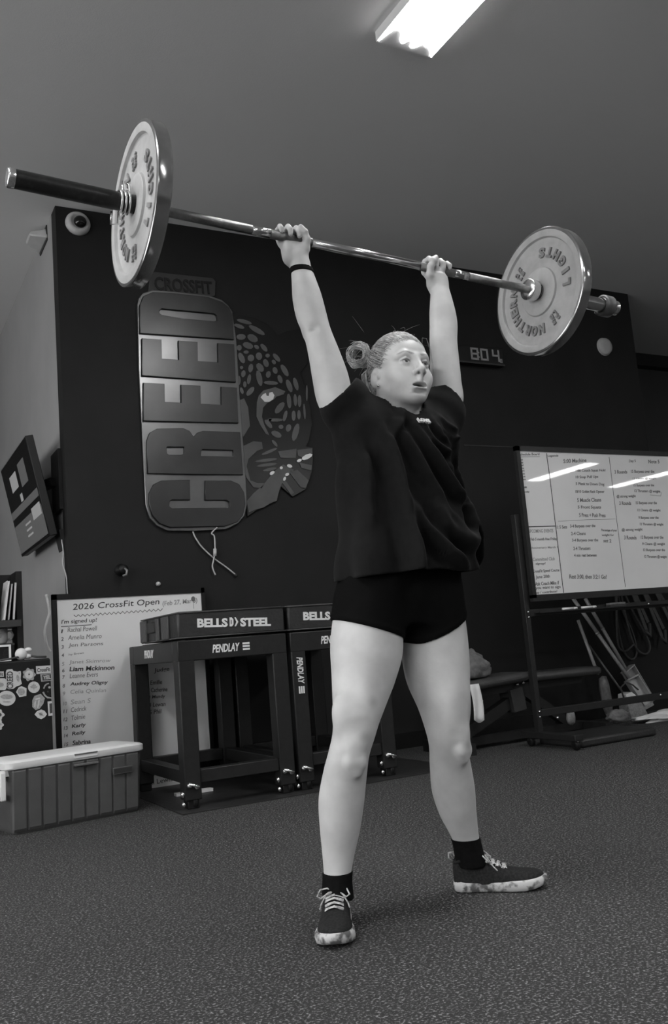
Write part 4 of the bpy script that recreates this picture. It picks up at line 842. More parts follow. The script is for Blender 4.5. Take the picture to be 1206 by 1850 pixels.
def skin_field(F, ax):
    xs, ys, zs = ax; S = F < 0; nx, ny, nz = F.shape
    c = np.zeros((nx-1, ny-1, nz-1), np.uint8)
    for i in (0, 1):
        for j in (0, 1):
            for k in (0, 1): c += S[i:nx-1+i, j:ny-1+j, k:nz-1+k]
    I = np.argwhere((c > 0) & (c < 8)).astype(np.int32); del c
    idm = np.full((nx-1, ny-1, nz-1), -1, np.int32); idm[I[:, 0], I[:, 1], I[:, 2]] = np.arange(len(I))
    pos = np.zeros((len(I), 3)); cnt = np.zeros(len(I)); A3 = (xs, ys, zs)
    for ax_ in range(3):
        o1, o2 = [q for q in range(3) if q != ax_]
        for u in (0, 1):
            for v in (0, 1):
                a = I.copy(); a[:, o1] += u; a[:, o2] += v; b_ = a.copy(); b_[:, ax_] += 1
                fa = F[a[:, 0], a[:, 1], a[:, 2]]; fb = F[b_[:, 0], b_[:, 1], b_[:, 2]]; m = (fa < 0) != (fb < 0)
                t = np.where(m, fa/np.where(m, fa-fb, 1), 0)
                p = np.stack([A3[q][a[:, q]] for q in range(3)], 1).astype(float); p[:, ax_] += t*(A3[ax_][b_[:, ax_]]-A3[ax_][a[:, ax_]])
                pos[m] += p[m]; cnt[m] += 1
    pos /= cnt[:, None]
    Q = []
    for ax_ in range(3):
        sl0 = [slice(None)]*3; sl1 = [slice(None)]*3; sl0[ax_] = slice(0, -1); sl1[ax_] = slice(1, None)
        a, b_ = S[tuple(sl0)], S[tuple(sl1)]; E_ = np.argwhere(a != b_); o1, o2 = [(1, 2), (2, 0), (0, 1)][ax_]
        E_ = E_[(E_[:, o1] > 0) & (E_[:, o2] > 0) & (E_[:, o1] < F.shape[o1]-1) & (E_[:, o2] < F.shape[o2]-1)]
        ins = S[E_[:, 0], E_[:, 1], E_[:, 2]]
        def cell(d1, d2):
            q = E_.copy(); q[:, o1] += d1; q[:, o2] += d2; return idm[q[:, 0], q[:, 1], q[:, 2]]
        q = np.stack([cell(-1, -1), cell(0, -1), cell(0, 0), cell(-1, 0)], 1); q[~ins] = q[~ins][:, ::-1]; Q.append(q)
    return pos, np.concatenate(Q)
def np_mesh(name, V, Q, tone=None):
    me = bpy.data.meshes.new(name); me.vertices.add(len(V)); me.vertices.foreach_set('co', np.asarray(V, np.float32).ravel())
    me.loops.add(Q.size); me.loops.foreach_set('vertex_index', Q.ravel().astype(np.int32)); me.polygons.add(len(Q))
    me.polygons.foreach_set('loop_start', np.arange(0, Q.size, Q.shape[1], dtype=np.int32)); me.update(calc_edges=True); me.validate()
    if tone is not None:
        at = me.attributes.new('tone', 'FLOAT', 'POINT'); at.data.foreach_set('value', np.asarray(tone, np.float32))
    return me
# ---- primitives: (function, low corner, high corner)
def cone(p0, p1, r0, r1):
    p0, p1 = np.array(p0, float), np.array(p1, float); ab = p1-p0; L2 = ab @ ab; R = max(r0, r1)
    def fn(X, Y, Z):
        t = np.clip(((X-p0[0])*ab[0]+(Y-p0[1])*ab[1]+(Z-p0[2])*ab[2])/L2, 0, 1)
        return np.sqrt((X-p0[0]-t*ab[0])**2+(Y-p0[1]-t*ab[1])**2+(Z-p0[2]-t*ab[2])**2)-(r0+(r1-r0)*t)
    return fn, np.minimum(p0, p1)-R, np.maximum(p0, p1)+R
def ball(c, r): return ellip(c, (r, r, r))
def ellip(c, r, rot=None):
    c, r = np.array(c, float), np.array(r, float); R = np.eye(3) if rot is None else np.array(rot)   # columns: local axes in world
    ext = np.sqrt((R**2) @ (r**2))
    def fn(X, Y, Z):
        dx, dy, dz = X-c[0], Y-c[1], Z-c[2]
        q = [R[0, i]*dx+R[1, i]*dy+R[2, i]*dz for i in range(3)]
        k0 = np.sqrt(sum((q[i]/r[i])**2 for i in range(3))); k1 = np.sqrt(sum((q[i]/r[i]**2)**2 for i in range(3)))+1e-6
        return k0*(k0-1)/k1
    return fn, c-ext, c+ext
def cat(ts, P, t):
    """smooth interpolation of rows of P at parameters ts"""
    P = np.asarray(P, float); n = len(ts); m = np.zeros_like(P)
    for i in range(n):
        a, b_ = max(i-1, 0), min(i+1, n-1); m[i] = (P[b_]-P[a])/(ts[b_]-ts[a])
    i = np.clip(np.searchsorted(ts, t)-1, 0, n-2); h = (ts[i+1]-ts[i])[:, None]; s_ = ((t-ts[i])/(ts[i+1]-ts[i]))[:, None]
    return (2*s_**3-3*s_**2+1)*P[i]+(s_**3-2*s_**2+s_)*h*m[i]+(-2*s_**3+3*s_**2)*P[i+1]+(s_**3-s_**2)*h*m[i+1]
def limb(secs, side=(1, 0, 0), cap=True):
    """secs: (x, y, z, ra, rb): ra along side, rb across it"""
    S_ = np.array(secs, float); a = S_[-1, :3]-S_[0, :3]; L = np.linalg.norm(a); a /= L
    u = np.array(side, float); u -= a*(u @ a); u /= np.linalg.norm(u); v = np.cross(a, u)
    ts = (S_[:, :3]-S_[0, :3]) @ a; tt = np.linspace(0, L, 240); D = cat(ts, S_, tt)
    cu, cv = (D[:, :3]-S_[0, :3]) @ u, (D[:, :3]-S_[0, :3]) @ v
    def fn(X, Y, Z):
        dx, dy, dz = X-S_[0, 0], Y-S_[0, 1], Z-S_[0, 2]
        t = dx*a[0]+dy*a[1]+dz*a[2]; f = np.clip(t/L*239, 0, 238.99); i = f.astype(np.int32); f = f-i
        g = lambda q: q[i]*(1-f)+q[i+1]*f
        ra, rb = g(D[:, 3]), g(D[:, 4]); U_ = dx*u[0]+dy*u[1]+dz*u[2]-g(cu); V_ = dx*v[0]+dy*v[1]+dz*v[2]-g(cv)
        d = (np.sqrt((U_/ra)**2+(V_/rb)**2)-1)*np.minimum(ra, rb)
        o = np.maximum(np.maximum(-t, t-L), -.5)
        return np.where(o > 0, np.sqrt(np.maximum(d, 0)**2+o*o), np.maximum(d, o*.999)) if cap else d
    R = S_[:, 3:].max()
    return fn, S_[:, :3].min(0)-R, S_[:, :3].max(0)+R

# ---- head frame: x to her left, y forward, z up
HC = np.array([1.457, 2.178, 1.503]); PT, RL, YW = math.radians(9), math.radians(4), math.radians(0)
hy = np.array([math.sin(YW)*math.cos(PT), -math.cos(YW)*math.cos(PT), math.sin(PT)])
hx = np.array([math.cos(YW), math.sin(YW), 0.]); hz = np.cross(hy, hx)
hx, hz = hx*math.cos(RL)-hz*math.sin(RL), hz*math.cos(RL)+hx*math.sin(RL)
HR_ = np.stack([hx, hy, hz], 1); HS_ = 1.04
hp = lambda p: HC+HR_ @ (np.array(p, float)*HS_)
h_el = lambda c, r, rot=None: ellip(hp(c), np.array(r)*HS_, HR_ if rot is None else HR_ @ rot)
h_cn = lambda a, b_, r0, r1: cone(hp(a), hp(b_), r0*HS_, r1*HS_)
LIPU = [(-.0275, .0735, -.0750), (-.0135, .0865, -.0682), (0, .0895, -.0678), (.0135, .0865, -.0682), (.0275, .0735, -.0750)]
LIPL = [(-.0270, .0730, -.0768), (-.0135, .0840, -.0850), (0, .0865, -.0868), (.0135, .0840, -.0850), (.0270, .0730, -.0768)]
def rotx(d): a = math.radians(d); return np.array([[1, 0, 0], [0, math.cos(a), -math.sin(a)], [0, math.sin(a), math.cos(a)]])
def rotz(d): a = math.radians(d); return np.array([[math.cos(a), -math.sin(a), 0], [math.sin(a), math.cos(a), 0], [0, 0, 1]])
def roty(d): a = math.radians(d); return np.array([[math.cos(a), 0, math.sin(a)], [0, 1, 0], [-math.sin(a), 0, math.cos(a)]])

LEG_R = [(1.300, 2.19, .90, .075, .10), (1.273, 2.185, .80, .091, .105), (1.252, 2.175, .70, .100, .105), (1.225, 2.16, .62, .086, .092), (1.203, 2.148, .57, .074, .080), (1.178, 2.136, .51, .060, .066), (1.163, 2.132, .47, .054, .060),
         (1.150, 2.138, .43, .053, .057), (1.142, 2.155, .376, .057, .060), (1.135, 2.175, .305, .060, .062), (1.129, 2.185, .235, .053, .055), (1.122, 2.19, .177, .043, .045), (1.114, 2.19, .122, .035, .040), (1.108, 2.185, .07, .036, .046)]
LEG_L = [(1.487, 2.19, .90, .085, .10), (1.482, 2.185, .80, .092, .106), (1.478, 2.175, .70, .096, .102), (1.467, 2.155, .60, .090, .094), (1.459, 2.13, .52, .070, .074), (1.452, 2.118, .455, .055, .060),
         (1.456, 2.122, .417, .052, .056), (1.474, 2.148, .36, .056, .060), (1.492, 2.17, .285, .060, .062), (1.507, 2.18, .216, .051, .054), (1.524, 2.187, .166, .041, .044), (1.533, 2.19, .134, .036, .040), (1.541, 2.19, .07, .036, .046)]
ARM_R = [(1.262, 2.205, 1.37, .052, .055), (1.240, 2.212, 1.43, .054, .055), (1.234, 2.22, 1.495, .053, .052), (1.223, 2.225, 1.563, .046, .047), (1.209, 2.23, 1.631, .0405, .042), (1.197, 2.234, 1.68, .0455, .043), (1.190, 2.24, 1.74, .045, .040), (1.185, 2.243, 1.79, .038, .034), (1.181, 2.247, 1.835, .0315, .027), (1.178, 2.25, 1.872, .028, .022)]
ARM_L = [(1.598, 2.205, 1.36, .045, .052), (1.640, 2.212, 1.44, .050, .053), (1.648, 2.22, 1.505, .050, .050), (1.657, 2.225, 1.581, .046, .046), (1.664, 2.23, 1.645, .0445, .043), (1.676, 2.237, 1.70, .046, .042), (1.680, 2.24, 1.74, .0445, .039), (1.684, 2.245, 1.795, .037, .032), (1.687, 2.25, 1.843, .030, .024), (1.688, 2.252, 1.872, .028, .022)]
TORSO = [(1.383, 2.195, .76, .150, .10), (1.392, 2.195, .83, .160, .112), (1.398, 2.19, .92, .148, .10), (1.405, 2.185, 1.02, .138, .095), (1.42, 2.185, 1.12, .138, .085), (1.432, 2.195, 1.22, .146, .082), (1.442, 2.205, 1.30, .150, .078), (1.45, 2.212, 1.36, .145, .072), (1.452, 2.215, 1.41, .10, .06)]
def hand_prims(G, inner):
    """gripping hand on the bar at G; inner = +1 when the thumb side points to +x. returns (prim, k) list"""
    bx = np.array(BD)*inner; by = np.array([0, -1., 0.]); by -= bx*(by @ bx); by /= np.linalg.norm(by); bz = np.cross(bx, by)*inner
    if bz[2] < 0: bz = -bz
    B_ = np.stack([bx, by, bz], 1); W = lambda p: np.array(G)+B_ @ np.array(p, float)
    out = []
    def ch(pts, rs, k=.006):
        for i in range(len(pts)-1): out.append((cone(W(pts[i]), W(pts[i+1]), rs[i], rs[i+1]), k if i else .012))
    # palm: heel, thumb mound, knuckle pad
    out.append((ellip(W((0, -.004, -.042)), (.030, .0150, .036), B_), .014))
    out.append((ellip(W((-.018, .004, -.042)), (.0145, .015, .028), B_), .012))
    out.append((ellip(W((.018, .008, -.043)), (.0145, .0155, .026), B_ @ roty(18)), .012))
    out.append((ellip(W((.0, -.014, -.016)), (.040, .0125, .022), B_), .012))
    out.append((cone(W((-.007, -.002, -.068)), W((.007, -.002, -.068)), .0175, .0175), .014))
    # fingers curl from the back over the bar to the front
    F_ = [(.031, .0088, 1.0, .000), (.0105, .0090, 1.06, .002), (-.010, .0087, 1.02, .001), (-.029, .0076, .86, -.003)]
    for i, (x, r, ln, lift) in enumerate(F_):
        fx = [.000, .0015, -.002, -.006][i]
        ch([(x, -.021, -.006), (x+fx, -.0245, .012+lift), (x+fx*1.5, -.012, .0265+lift), (x+fx*2, .010, .0275+lift), (x+fx*2.2, .0245*ln, .014), (x+fx*2.2, .0255*ln, -.001 if i < 3 else .004)],
           [r*1.12, r*1.1, r*1.02, r*.98, r*.92, r*.80], .005)
        out.append((ball(W((x+fx, -.0285, .014+lift)), r*1.02), .006))
    # thumb leaves the side of the palm, passes in front of the bar and closes upwards on the index finger
    ch([(.024, .004, -.058), (.038, .018, -.034), (.039, .0275, -.008), (.030, .031, .012), (.018, .030, .026)], [.0145, .0125, .0108, .0100, .0085], .006)
    return out
GR, GLh = np.array(bp_(.487)), np.array(bp_(1.026))
GR = GR+np.array([0.004, 0, 0]); 
def body_field(Fd, head=True):
    for secs in (TORSO,): Fd.put(limb(secs), k=.02)
    Fd.put(ellip((1.318, 2.245, .82), (.085, .085, .10)), k=.05); Fd.put(ellip((1.472, 2.255, .815), (.095, .085, .10)), k=.05)
    Fd.put(limb(LEG_R), k=.035); Fd.put(limb(LEG_L), k=.035)
    # calves, knees, ankles
    for (kx, ky, kz), (fx, fy), ins in (((1.157, 2.128, .447), (-.40, -.92), 1), ((1.453, 2.114, .437), (.42, -.91), -1)):
        f2 = np.array([fx, fy, 0]); s2 = np.array([-fy, fx, 0])*1.0
        K = np.array([kx, ky, kz])
        rot = np.stack([s2, f2, [0, 0, 1]], 1)
        Fd.put(ellip(K+f2*.047+np.array([0, 0, .002]), (.024, .014, .027), rot), k=.022)           # kneecap
        Fd.put(ellip(K+f2*.044+s2*.002+np.array([0, 0, -.048]), (.015, .009, .020), rot), k=.03)    # below the kneecap
        for sg_, dz in ((1, .075), (-1, .09)):
            Fd.put(ellip(K+s2*.024*sg_+f2*.028+np.array([0, 0, dz]), (.022, .019, .045), rot), k=.04)  # thigh muscle above the knee
        for sg_ in (1, -1): Fd.put(ellip(K+f2*.046+s2*.017*sg_+np.array([0, 0, -.036]), (.010, .008, .011), rot), k=.02)
    Fd.put(limb(ARM_R), k=.03); Fd.put(limb(ARM_L), k=.03)
    Fd.put(ellip((1.275, 2.205, 1.365), (.055, .055, .06)), k=.04); Fd.put(ellip((1.592, 2.205, 1.365), (.050, .055, .06)), k=.04)
    Fd.put(cone((1.30, 2.22, 1.37), (1.42, 2.225, 1.42), .04, .03), k=.04); Fd.put(cone((1.60, 2.22, 1.37), (1.49, 2.225, 1.42), .04, .03), k=.04)
    # elbows
    Fd.put(ellip((1.202, 2.262, 1.640), (.020, .016, .026)), k=.02); Fd.put(ellip((1.668, 2.262, 1.640), (.020, .016, .026)), k=.02)
    Fd.put(ellip((1.176, 2.192, 1.628), (.012, .012, .006)), 'cut', k=.018)
    for G, inn, wr in ((GR, 1, ARM_R[-1][:3]), (GLh, -1, ARM_L[-1][:3])):
        for pr, k in hand_prims(G, inn): Fd.put(pr, k=k)
        Fd.put(cone(np.array(wr)-np.array([0, 0, .02]), np.array(wr)+(G-np.array(wr))*.35, .022, .021), k=.02)
    if not head: return
    Fd.put(cone((1.440, 2.222, 1.36), hp((-.004, -.036, -.070)), .052, .046), k=.02)
    for sg_ in (-1, 1): Fd.put(cone(hp((sg_*.055, -.02, -.05)), (1.440+sg_*.018, 2.172, 1.375), .016, .011), k=.02)   # neck cords
    H_ = []
    a = lambda pr, k=.012, op='add': Fd.put(pr, op, k)
    a(h_el((0, -.018, .032), (.0735, .094, .082)), .01)
    a(h_el((0, .028, .030), (.062, .056, .062)), .03)                       # forehead
    a(h_el((0, .022, -.040), (.054, .060, .060)), .03)                      # face mass
    for s_ in (-1, 1):
        a(h_el((s_*.046, .040, -.030), (.022, .026, .022)), .03)            # cheekbones
        a(h_el((s_*.030, .052, -.052), (.020, .024, .026)), .03)            # cheeks
        a(h_cn((s_*.055, -.006, -.056), (s_*.016, .056, -.098), .013, .012), .03)   # jaw
        a(h_cn((s_*.055, -.006, -.056), (s_*.060, -.004, -.02), .013, .014), .03)
    a(h_el((0, .062, -.097), (.020, .019, .016)), .024)                     # chin
    a(h_el((0, .022, -.080), (.034, .042, .018)), .025)                       # under the jaw
    for s_ in (-1, 1):
        a(h_el((s_*.032, .094, -.001), (.020, .019, .0125)), .018, 'cut')   # eye sockets
        a(h_cn((s_*.010, .078, .016), (s_*.034, .0750, .022), .0060, .0050), .018); a(h_cn((s_*.034, .0795, .022), (s_*.052, .062, .014), .0055, .005), .014)
    a(h_cn((0, .083, .010), (0, .101, -.028), .0075, .0085), .016)          # nose bridge
    a(h_el((0, .1035, -.0345), (.0105, .0105, .0095)), .008)                 # nose tip
    for s_ in (-1, 1):
        a(h_el((s_*.0125, .092, -.0380), (.0075, .0105, .0075)), .006)      # wings
    a(h_el((0, .096, -.0435), (.006, .010, .004)), .006)
    for s_ in (-1, 1): a(h_el((s_*.0066, .0975, -.0452), (.0038, .0052, .0042)), .003, 'cut')
    a(h_el((0, .064, -.070), (.030, .024, .022)), .02)                      # muzzle
    a(h_cn((0, .094, -.0485), (0, .0925, -.060), .0055, .0050), .01)
    # lips, open mouth
    for i in range(4): a(h_cn(LIPU[i], LIPU[i+1], .0030 if i else .0018, .0030 if i < 3 else .0018), .005)
    for i in range(4): a(h_cn(LIPL[i], LIPL[i+1], .0038 if i else .0022, .0038 if i < 3 else .0022), .005)
    a(h_el((0, .084, -.0758), (.0225, .020, .0055)), .003, 'cut')
    a(h_el((0, .080, -0.0940), (.018, .010, .0045)), .012, 'cut')            # fold under the lip
    for s_ in (-1, 1):
        # lids: a shell round the eyeball with an almond opening
        a(h_el((s_*.0315, .0665, -.001), (.0150, .0150, .0145)), .004)
        a(h_el((s_*.0318, .0830, -.0012), (.0130, .0090, .0046), rotz(-s_*14)), .0025, 'cut')
        a(h_cn((s_*.0215, .0800, .0052), (s_*.0335, .0812, .0072), .0022, .0024), .004); a(h_cn((s_*.0335, .0812, .0072), (s_*.0455, .0725, .0028), .0024, .0018), .004)
        # ears
        er = rotz(s_*30) @ rotx(-10)
        a(h_el((s_*.0790, -.012, -.016), (.0070, .0195, .032), er), .006)
        a(h_el((s_*.0862, -.006, -.011), (.0072, .0110, .0195), er), .003, 'cut')
        a(h_el((s_*.0800, .002, -.018), (.0045, .005, .008), er), .004)
        a(h_el((s_*.0775, -.004, -.043), (.0055, .0085, .0085), er), .006)
        a(h_el((s_*.0825, -.013, .000), (.003, .008, .0055), er), .003)

px = person = thing('person', (1.40, 2.17, 0), 'woman in black t-shirt and shorts holding a barbell overhead', 'person')
import time as _t; _t0 = _t.time()
hz0 = [HC[2]-.135, HC[2]+.03]
Fd = Field(axis(1.02, 1.86, .005, [(1.360, 1.556, .0017), (1.10, 1.235, .0026), (1.63, 1.76, .0026)]),
           axis(1.99, 2.38, .005, [(2.06, 2.20, .0017), (2.20, 2.29, .0026)]),
           axis(.055, 2.0, .006, [(1.375, 1.585, .0017), (1.585, 1.63, .003), (1.84, 1.99, .0026)]))
body_field(Fd)
V, Q = skin_field(Fd.F, Fd.ax)
# skin tone: lips, brows, lashes, bruises, knuckles; mouth and nostril shade painted in
L_ = ((V-HC) @ HR_)/HS_
tone = np.ones(len(V)); hm = (np.abs(L_[:, 0]) < .1) & (np.abs(L_[:, 2]) < .13) & (L_[:, 1] > 0)
def darken(c, r, k, P=L_, m=hm, soft=.5):
    d = np.sqrt((((P-np.array(c))/np.array(r))**2).sum(1)); f = np.clip((1-d)/soft, 0, 1); np.multiply(tone, np.where(m, 1-k*f, 1), out=tone)
for s_ in (-1, 1):
    for i in range(7):
        u = i/6; darken((s_*(.014+.034*u), .084-.016*u*u, .0205+.006*math.sin(u*2.6)-.002*u), (.0075, .02, .0046-.001*u), .4)
    for i in range(9):
        u = i/8-.5; darken((s_*(.0318+.026*u), .079-.012*u*s_*0-.02*u*u, .0042-.016*u*u), (.003, .012, .0018), .55)
    darken((s_*.0066, .0975, -.0460), (.005, .008, .0045), .75)  # shade inside the nostrils, painted into the tone
for i in range(4):
    for q, k in ((LIPU, .2), (LIPL, .2)):
        for t_ in (0, .5): darken(np.array(q[i])*(1-t_)+np.array(q[i+1])*t_, (.0075, .010, .0036), k*.55)
darken((0, .074, -0.0763), (.0205, .0150, .0072), .94, soft=.3)  # mouth interior, with the shade of the opening painted in
lower = V[:, 2] < .75; up_ = np.ones(len(V), bool)
for c, r, k in (((1.20, 2.06, .60), (.030, .05, .035), .16), ((1.195, 2.06, .56), (.022, .05, .02), .2), ((1.15, 2.07, .52), (.04, .05, .015), .13), ((1.165, 2.06, .475), (.03, .05, .018), .16), ((1.16, 2.06, .395), (.016, .05, .015), .16),
                ((1.135, 2.07, .405), (.025, .05, .016), .14), ((1.47, 2.05, .55), (.05, .06, .05), .1), ((1.445, 2.05, .455), (.03, .05, .016), .16), ((1.475, 2.05, .415), (.022, .05, .014), .16), ((1.50, 2.07, .50), (.02, .05, .03), .12), ((1.215, 2.07, .64), (.06, .05, .05), .1)):
    darken(c, r, k*1.25, V, lower, .9)
darken((1.178, 2.20, 1.628), (.012, .03, .008), .35, V, up_, .9)  # darker tone over the elbow dimple
body = np_mesh('body', V, Q, tone); link('body', body, 'skin', person, smooth=True)
print('body', len(V), round(_t.time()-_t0, 1))
# eyes
for s_ in (-1, 1):
    c = hp((s_*.0318, .0662, -.001)); gz = (HR_ @ np.array([.16, .95, .10])); gz = Vector(gz/np.linalg.norm(gz))
    e = MB().ell(c, (.0128, .0128, .0128), 24, 16).part('eyeball', 'eye_white', person, smooth=True)
    q = Vector((0, 0, 1)).rotation_difference(gz).to_matrix()
    V_ = []; n = 20
    for i in range(5):
        a = .50*i/4
        V_ += [Vector(c)+q @ Vector((math.sin(a)*math.cos(2*PI*k/n), math.sin(a)*math.sin(2*PI*k/n), math.cos(a)))*.01305 for k in range(n)]
    MB().add(V_, [(i*n+k, (i+1)*n+k, (i+1)*n+(k+1) % n, i*n+(k+1) % n) for i in range(4) for k in range(n)]).part('iris', 'iris', e, smooth=True)
MB().ell(hp((-.0835, .001, -.0485)), (.0042, .0042, .0042), 12, 8).part('earring', 'earring', person, smooth=True)
MB().ell(hp((.0835, .001, -.0485)), (.0042, .0042, .0042), 12, 8).part('earring', 'earring', person, smooth=True)

# ---- clothes as fields: shorts and socks are the body swollen and cut, the shirt is its own loose shape
def plane(p, n):
    p, n = np.array(p, float), np.array(n, float); n /= np.linalg.norm(n)
    return lambda X, Y, Z: (X-p[0])*n[0]+(Y-p[1])*n[1]+(Z-p[2])*n[2]
def worn(name, lo, hi, st, off, cuts, m, extra=(), parent=None):
    G_ = Field(*(np.arange(a, b_, st, dtype=np.float32) for a, b_ in zip(lo, hi))); body_field(G_, False)
    F_ = G_.F-off
    _, P = G_.block((-9, -9, -9), (9, 9, 9))
    for e in extra: F_ = e(F_, *P)
    for c in cuts: F_ = np.maximum(F_, c(*P))
    V, Q = skin_field(F_.astype(np.float32), G_.ax); return link(name, np_mesh(name, V, Q), m, parent or person, smooth=True)
hemR = plane((1.27, 2.12, .742), (-.34, .10, -1)); hemL = plane((1.49, 2.12, .738), (.42, .10, -1))
def legs_cut(X, Y, Z):
    w_ = np.clip((X-1.385)/.05+.5, 0, 1)+0*Y+0*Z
    return hemR(X, Y, Z)*(1-w_)+hemL(X, Y, Z)*w_
worn('shorts', (1.12, 2.0, .62), (1.66, 2.40, .99), .0042, .006, [legs_cut, plane((1.4, 2.2, .97), (0, 0, 1))], 'shorts_cloth',
     extra=[lambda F_, X, Y, Z: F_-.002*np.maximum(0, 1-np.abs(legs_cut(X, Y, Z)+.012)/.006)])
for nm, c, n in (('right', (1.114, 2.19, .10), 0), ('left', (1.538, 2.19, .10), 0)):
    worn('sock', (c[0]-.06, c[1]-.08, .06), (c[0]+.06, c[1]+.08, .17), .003, .0035, [plane((c[0], c[1], .142 if nm == 'left' else .128), (0, 0, 1)), plane((c[0], c[1], .063), (0, 0, -1))], 'sock_cloth')
ad = np.array(ARM_R[-1][:3])-np.array(ARM_R[-2][:3]); ad /= np.linalg.norm(ad); ad = ad+np.array([.12, 0, 0])
wc = np.array((1.181, 2.246, 1.824))
worn('wristband', wc-.06, wc+.06, .0025, .0028, [plane(wc+ad*.0085, ad), plane(wc-ad*.0085, -ad)], 'sock_cloth')
del Fd
# ---- t-shirt
def seg2(X, Z, pts):
    """distance in the front plane to a polyline, and the run along it (0..1)"""
    best = None; tot = sum(math.dist(pts[i], pts[i+1]) for i in range(len(pts)-1)); run = 0
    for i in range(len(pts)-1):
        (ax_, az), (bx_, bz_) = pts[i], pts[i+1]; L = math.dist(pts[i], pts[i+1])
        t = np.clip(((X-ax_)*(bx_-ax_)+(Z-az)*(bz_-az))/L**2, 0, 1); d = np.sqrt((X-ax_-t*(bx_-ax_))**2+(Z-az-t*(bz_-az))**2); r_ = (run+t*L)/tot
        if best is None: best, rr = d, r_
        else: m = d < best; best = np.where(m, d, best); rr = np.where(m, r_, rr)
        run += L
    return best, rr
SH = [(1.408, 2.165, .86, .212, .150), (1.410, 2.165, .93, .212, .150), (1.424, 2.17, 1.00, .212, .148), (1.422, 2.18, 1.08, .208, .140), (1.416, 2.185, 1.17, .198, .134), (1.420, 2.19, 1.26, .180, .128), (1.430, 2.197, 1.33, .162, .112), (1.446, 2.205, 1.385, .135, .085), (1.45, 2.21, 1.425, .085, .066)]
SLV = {'R': ((1.325, 2.195, 1.315), (1.243, 2.205, 1.440), .090, .074, (-.67, -.02, .74)), 'L': ((1.550, 2.195, 1.315), (1.628, 2.205, 1.440), .084, .073, (.72, -.02, .70))}
FOLDS = [  # front-plane polylines (x, z), half width, height
    ([(1.405, 1.36), (1.44, 1.28), (1.49, 1.19), (1.535, 1.13), (1.60, 1.09)], .016, .014), ([(1.45, 1.34), (1.475, 1.285), (1.52, 1.25), (1.575, 1.25)], .012, .010),
    ([(1.505, 1.34), (1.52, 1.295), (1.56, 1.275), (1.60, 1.30)], .011, .009), ([(1.36, 1.355), (1.40, 1.25), (1.43, 1.17), (1.485, 1.07), (1.56, .99)], .016, .010),
    ([(1.315, 1.33), (1.335, 1.20), (1.345, 1.05), (1.35, .90)], .018, .016), ([(1.37, 1.10), (1.395, 1.02), (1.45, .945), (1.52, .905)], .017, .016),
    ([(1.575, 1.34), (1.605, 1.22), (1.615, 1.10), (1.60, 1.03), (1.585, .97)], .013, .013), ([(1.60, 1.33), (1.635, 1.20), (1.65, 1.08), (1.66, .92)], .013, .014), ([(1.265, 1.25), (1.25, 1.10), (1.25, 1.02)], .016, .008),
    ([(1.40, 1.375), (1.385, 1.34), (1.36, 1.31), (1.34, 1.27)], .010, .008), ([(1.53, 1.36), (1.55, 1.335), (1.585, 1.32), (1.62, 1.33)], .008, .008), ([(1.52, 1.35), (1.535, 1.315), (1.57, 1.295), (1.61, 1.30)], .007, .006),
    ([(1.43, 1.10), (1.47, 1.03), (1.53, .985), (1.60, .975)], .02, .010)]
NECK = plane((1.440, 2.190, 1.390), (0, -.50, .87))
def shirt_shape(X, Y, Z, ins=0.):
    fn, lo, hi = limb(SH, cap=False); d = fn(X, Y, Z)
    # loose back and side panel flaring out at the hem on her left
    th = np.arctan2(Y-2.17, X-1.42)
    fl = np.clip((1.22-Z)/.32, 0, 1)**1.5
    d = d-fl*.065*np.exp(-((th-.62)/.45)**2)-fl*.012*np.sin(9*th+1.1)*(np.cos(th-2.0) > -2)
    fr = 1/(1+np.exp((Y-2.165)/.012))           # folds lie on the front
    fr = fr*(1-np.exp(-((X-1.446)/.036)**2-((Z-1.330)/.022)**2))   # flat where the print sits
    for pts, wd, ht in FOLDS:
        q, r_ = seg2(X, Z, pts); f = np.exp(-(q/wd)**2)-.55*np.exp(-((q-2.1*wd)/(1.1*wd))**2)
        d = d-1.9*fr*ht*f*np.clip(np.minimum(r_*5+.25, (1-r_)*5+(.8 if pts[-1][1] < .95 else .1)), 0, 1)
    d = d-.002*np.sin(60*X+18*Z+20*Y)*np.clip((1.36-Z)*4, 0, 1)
    for k_, (p0, p1, r0, r1, n) in SLV.items():
        q = cone(p0, p1, r0, r1)[0](X, Y, Z); ax_ = (np.array(p1)-np.array(p0)); ax_ /= np.linalg.norm(ax_)
        s1 = (X-p0[0])*ax_[0]+(Y-p0[1])*ax_[1]+(Z-p0[2])*ax_[2]
        q = q-.0035*np.sin(s1*70+14*(Y-2.2)+(2 if k_ == 'L' else 0))-.003*np.sin(46*(Y-2.2)+24*s1)
        h = np.maximum(.045-np.abs(d-q), 0)/.045; d = np.minimum(d, q)-h*h*.045*.25
    return d+ins
g = [np.arange(a, b_, .0046, dtype=np.float32) for a, b_ in ((1.11, 1.82), (1.96, 2.42), (.875, 1.475))]
X, Y, Z = g[0][:, None, None], g[1][None, :, None], g[2][None, None, :]
d = shirt_shape(X, Y, Z)
hem = (.896+.008*np.sin(7*(X-1.3))-.012*np.exp(-((X-1.53)/.09)**2)*(Y < 2.17)+.04*np.clip((X-1.62)/.06, 0, 1)*np.clip((Y-2.1)/.08, 0, 1)-Z)+0*Y
outer = np.maximum(d, hem)
nrad = .078-np.sqrt((X-1.440)**2+((Y-2.192)*.93)**2+0*Z)
outer = np.maximum(outer, np.minimum(NECK(X, Y, Z)-.004, nrad))
ends = []
for p0, p1, r0, r1, n in SLV.values():
    c = plane(np.array(p1), n)(X, Y, Z); far = ((X-1.445)*np.sign(n[0]) > .10) & (Z > 1.29); ends.append(np.where(far, c, -1.))
for e in ends: outer = np.maximum(outer, e)
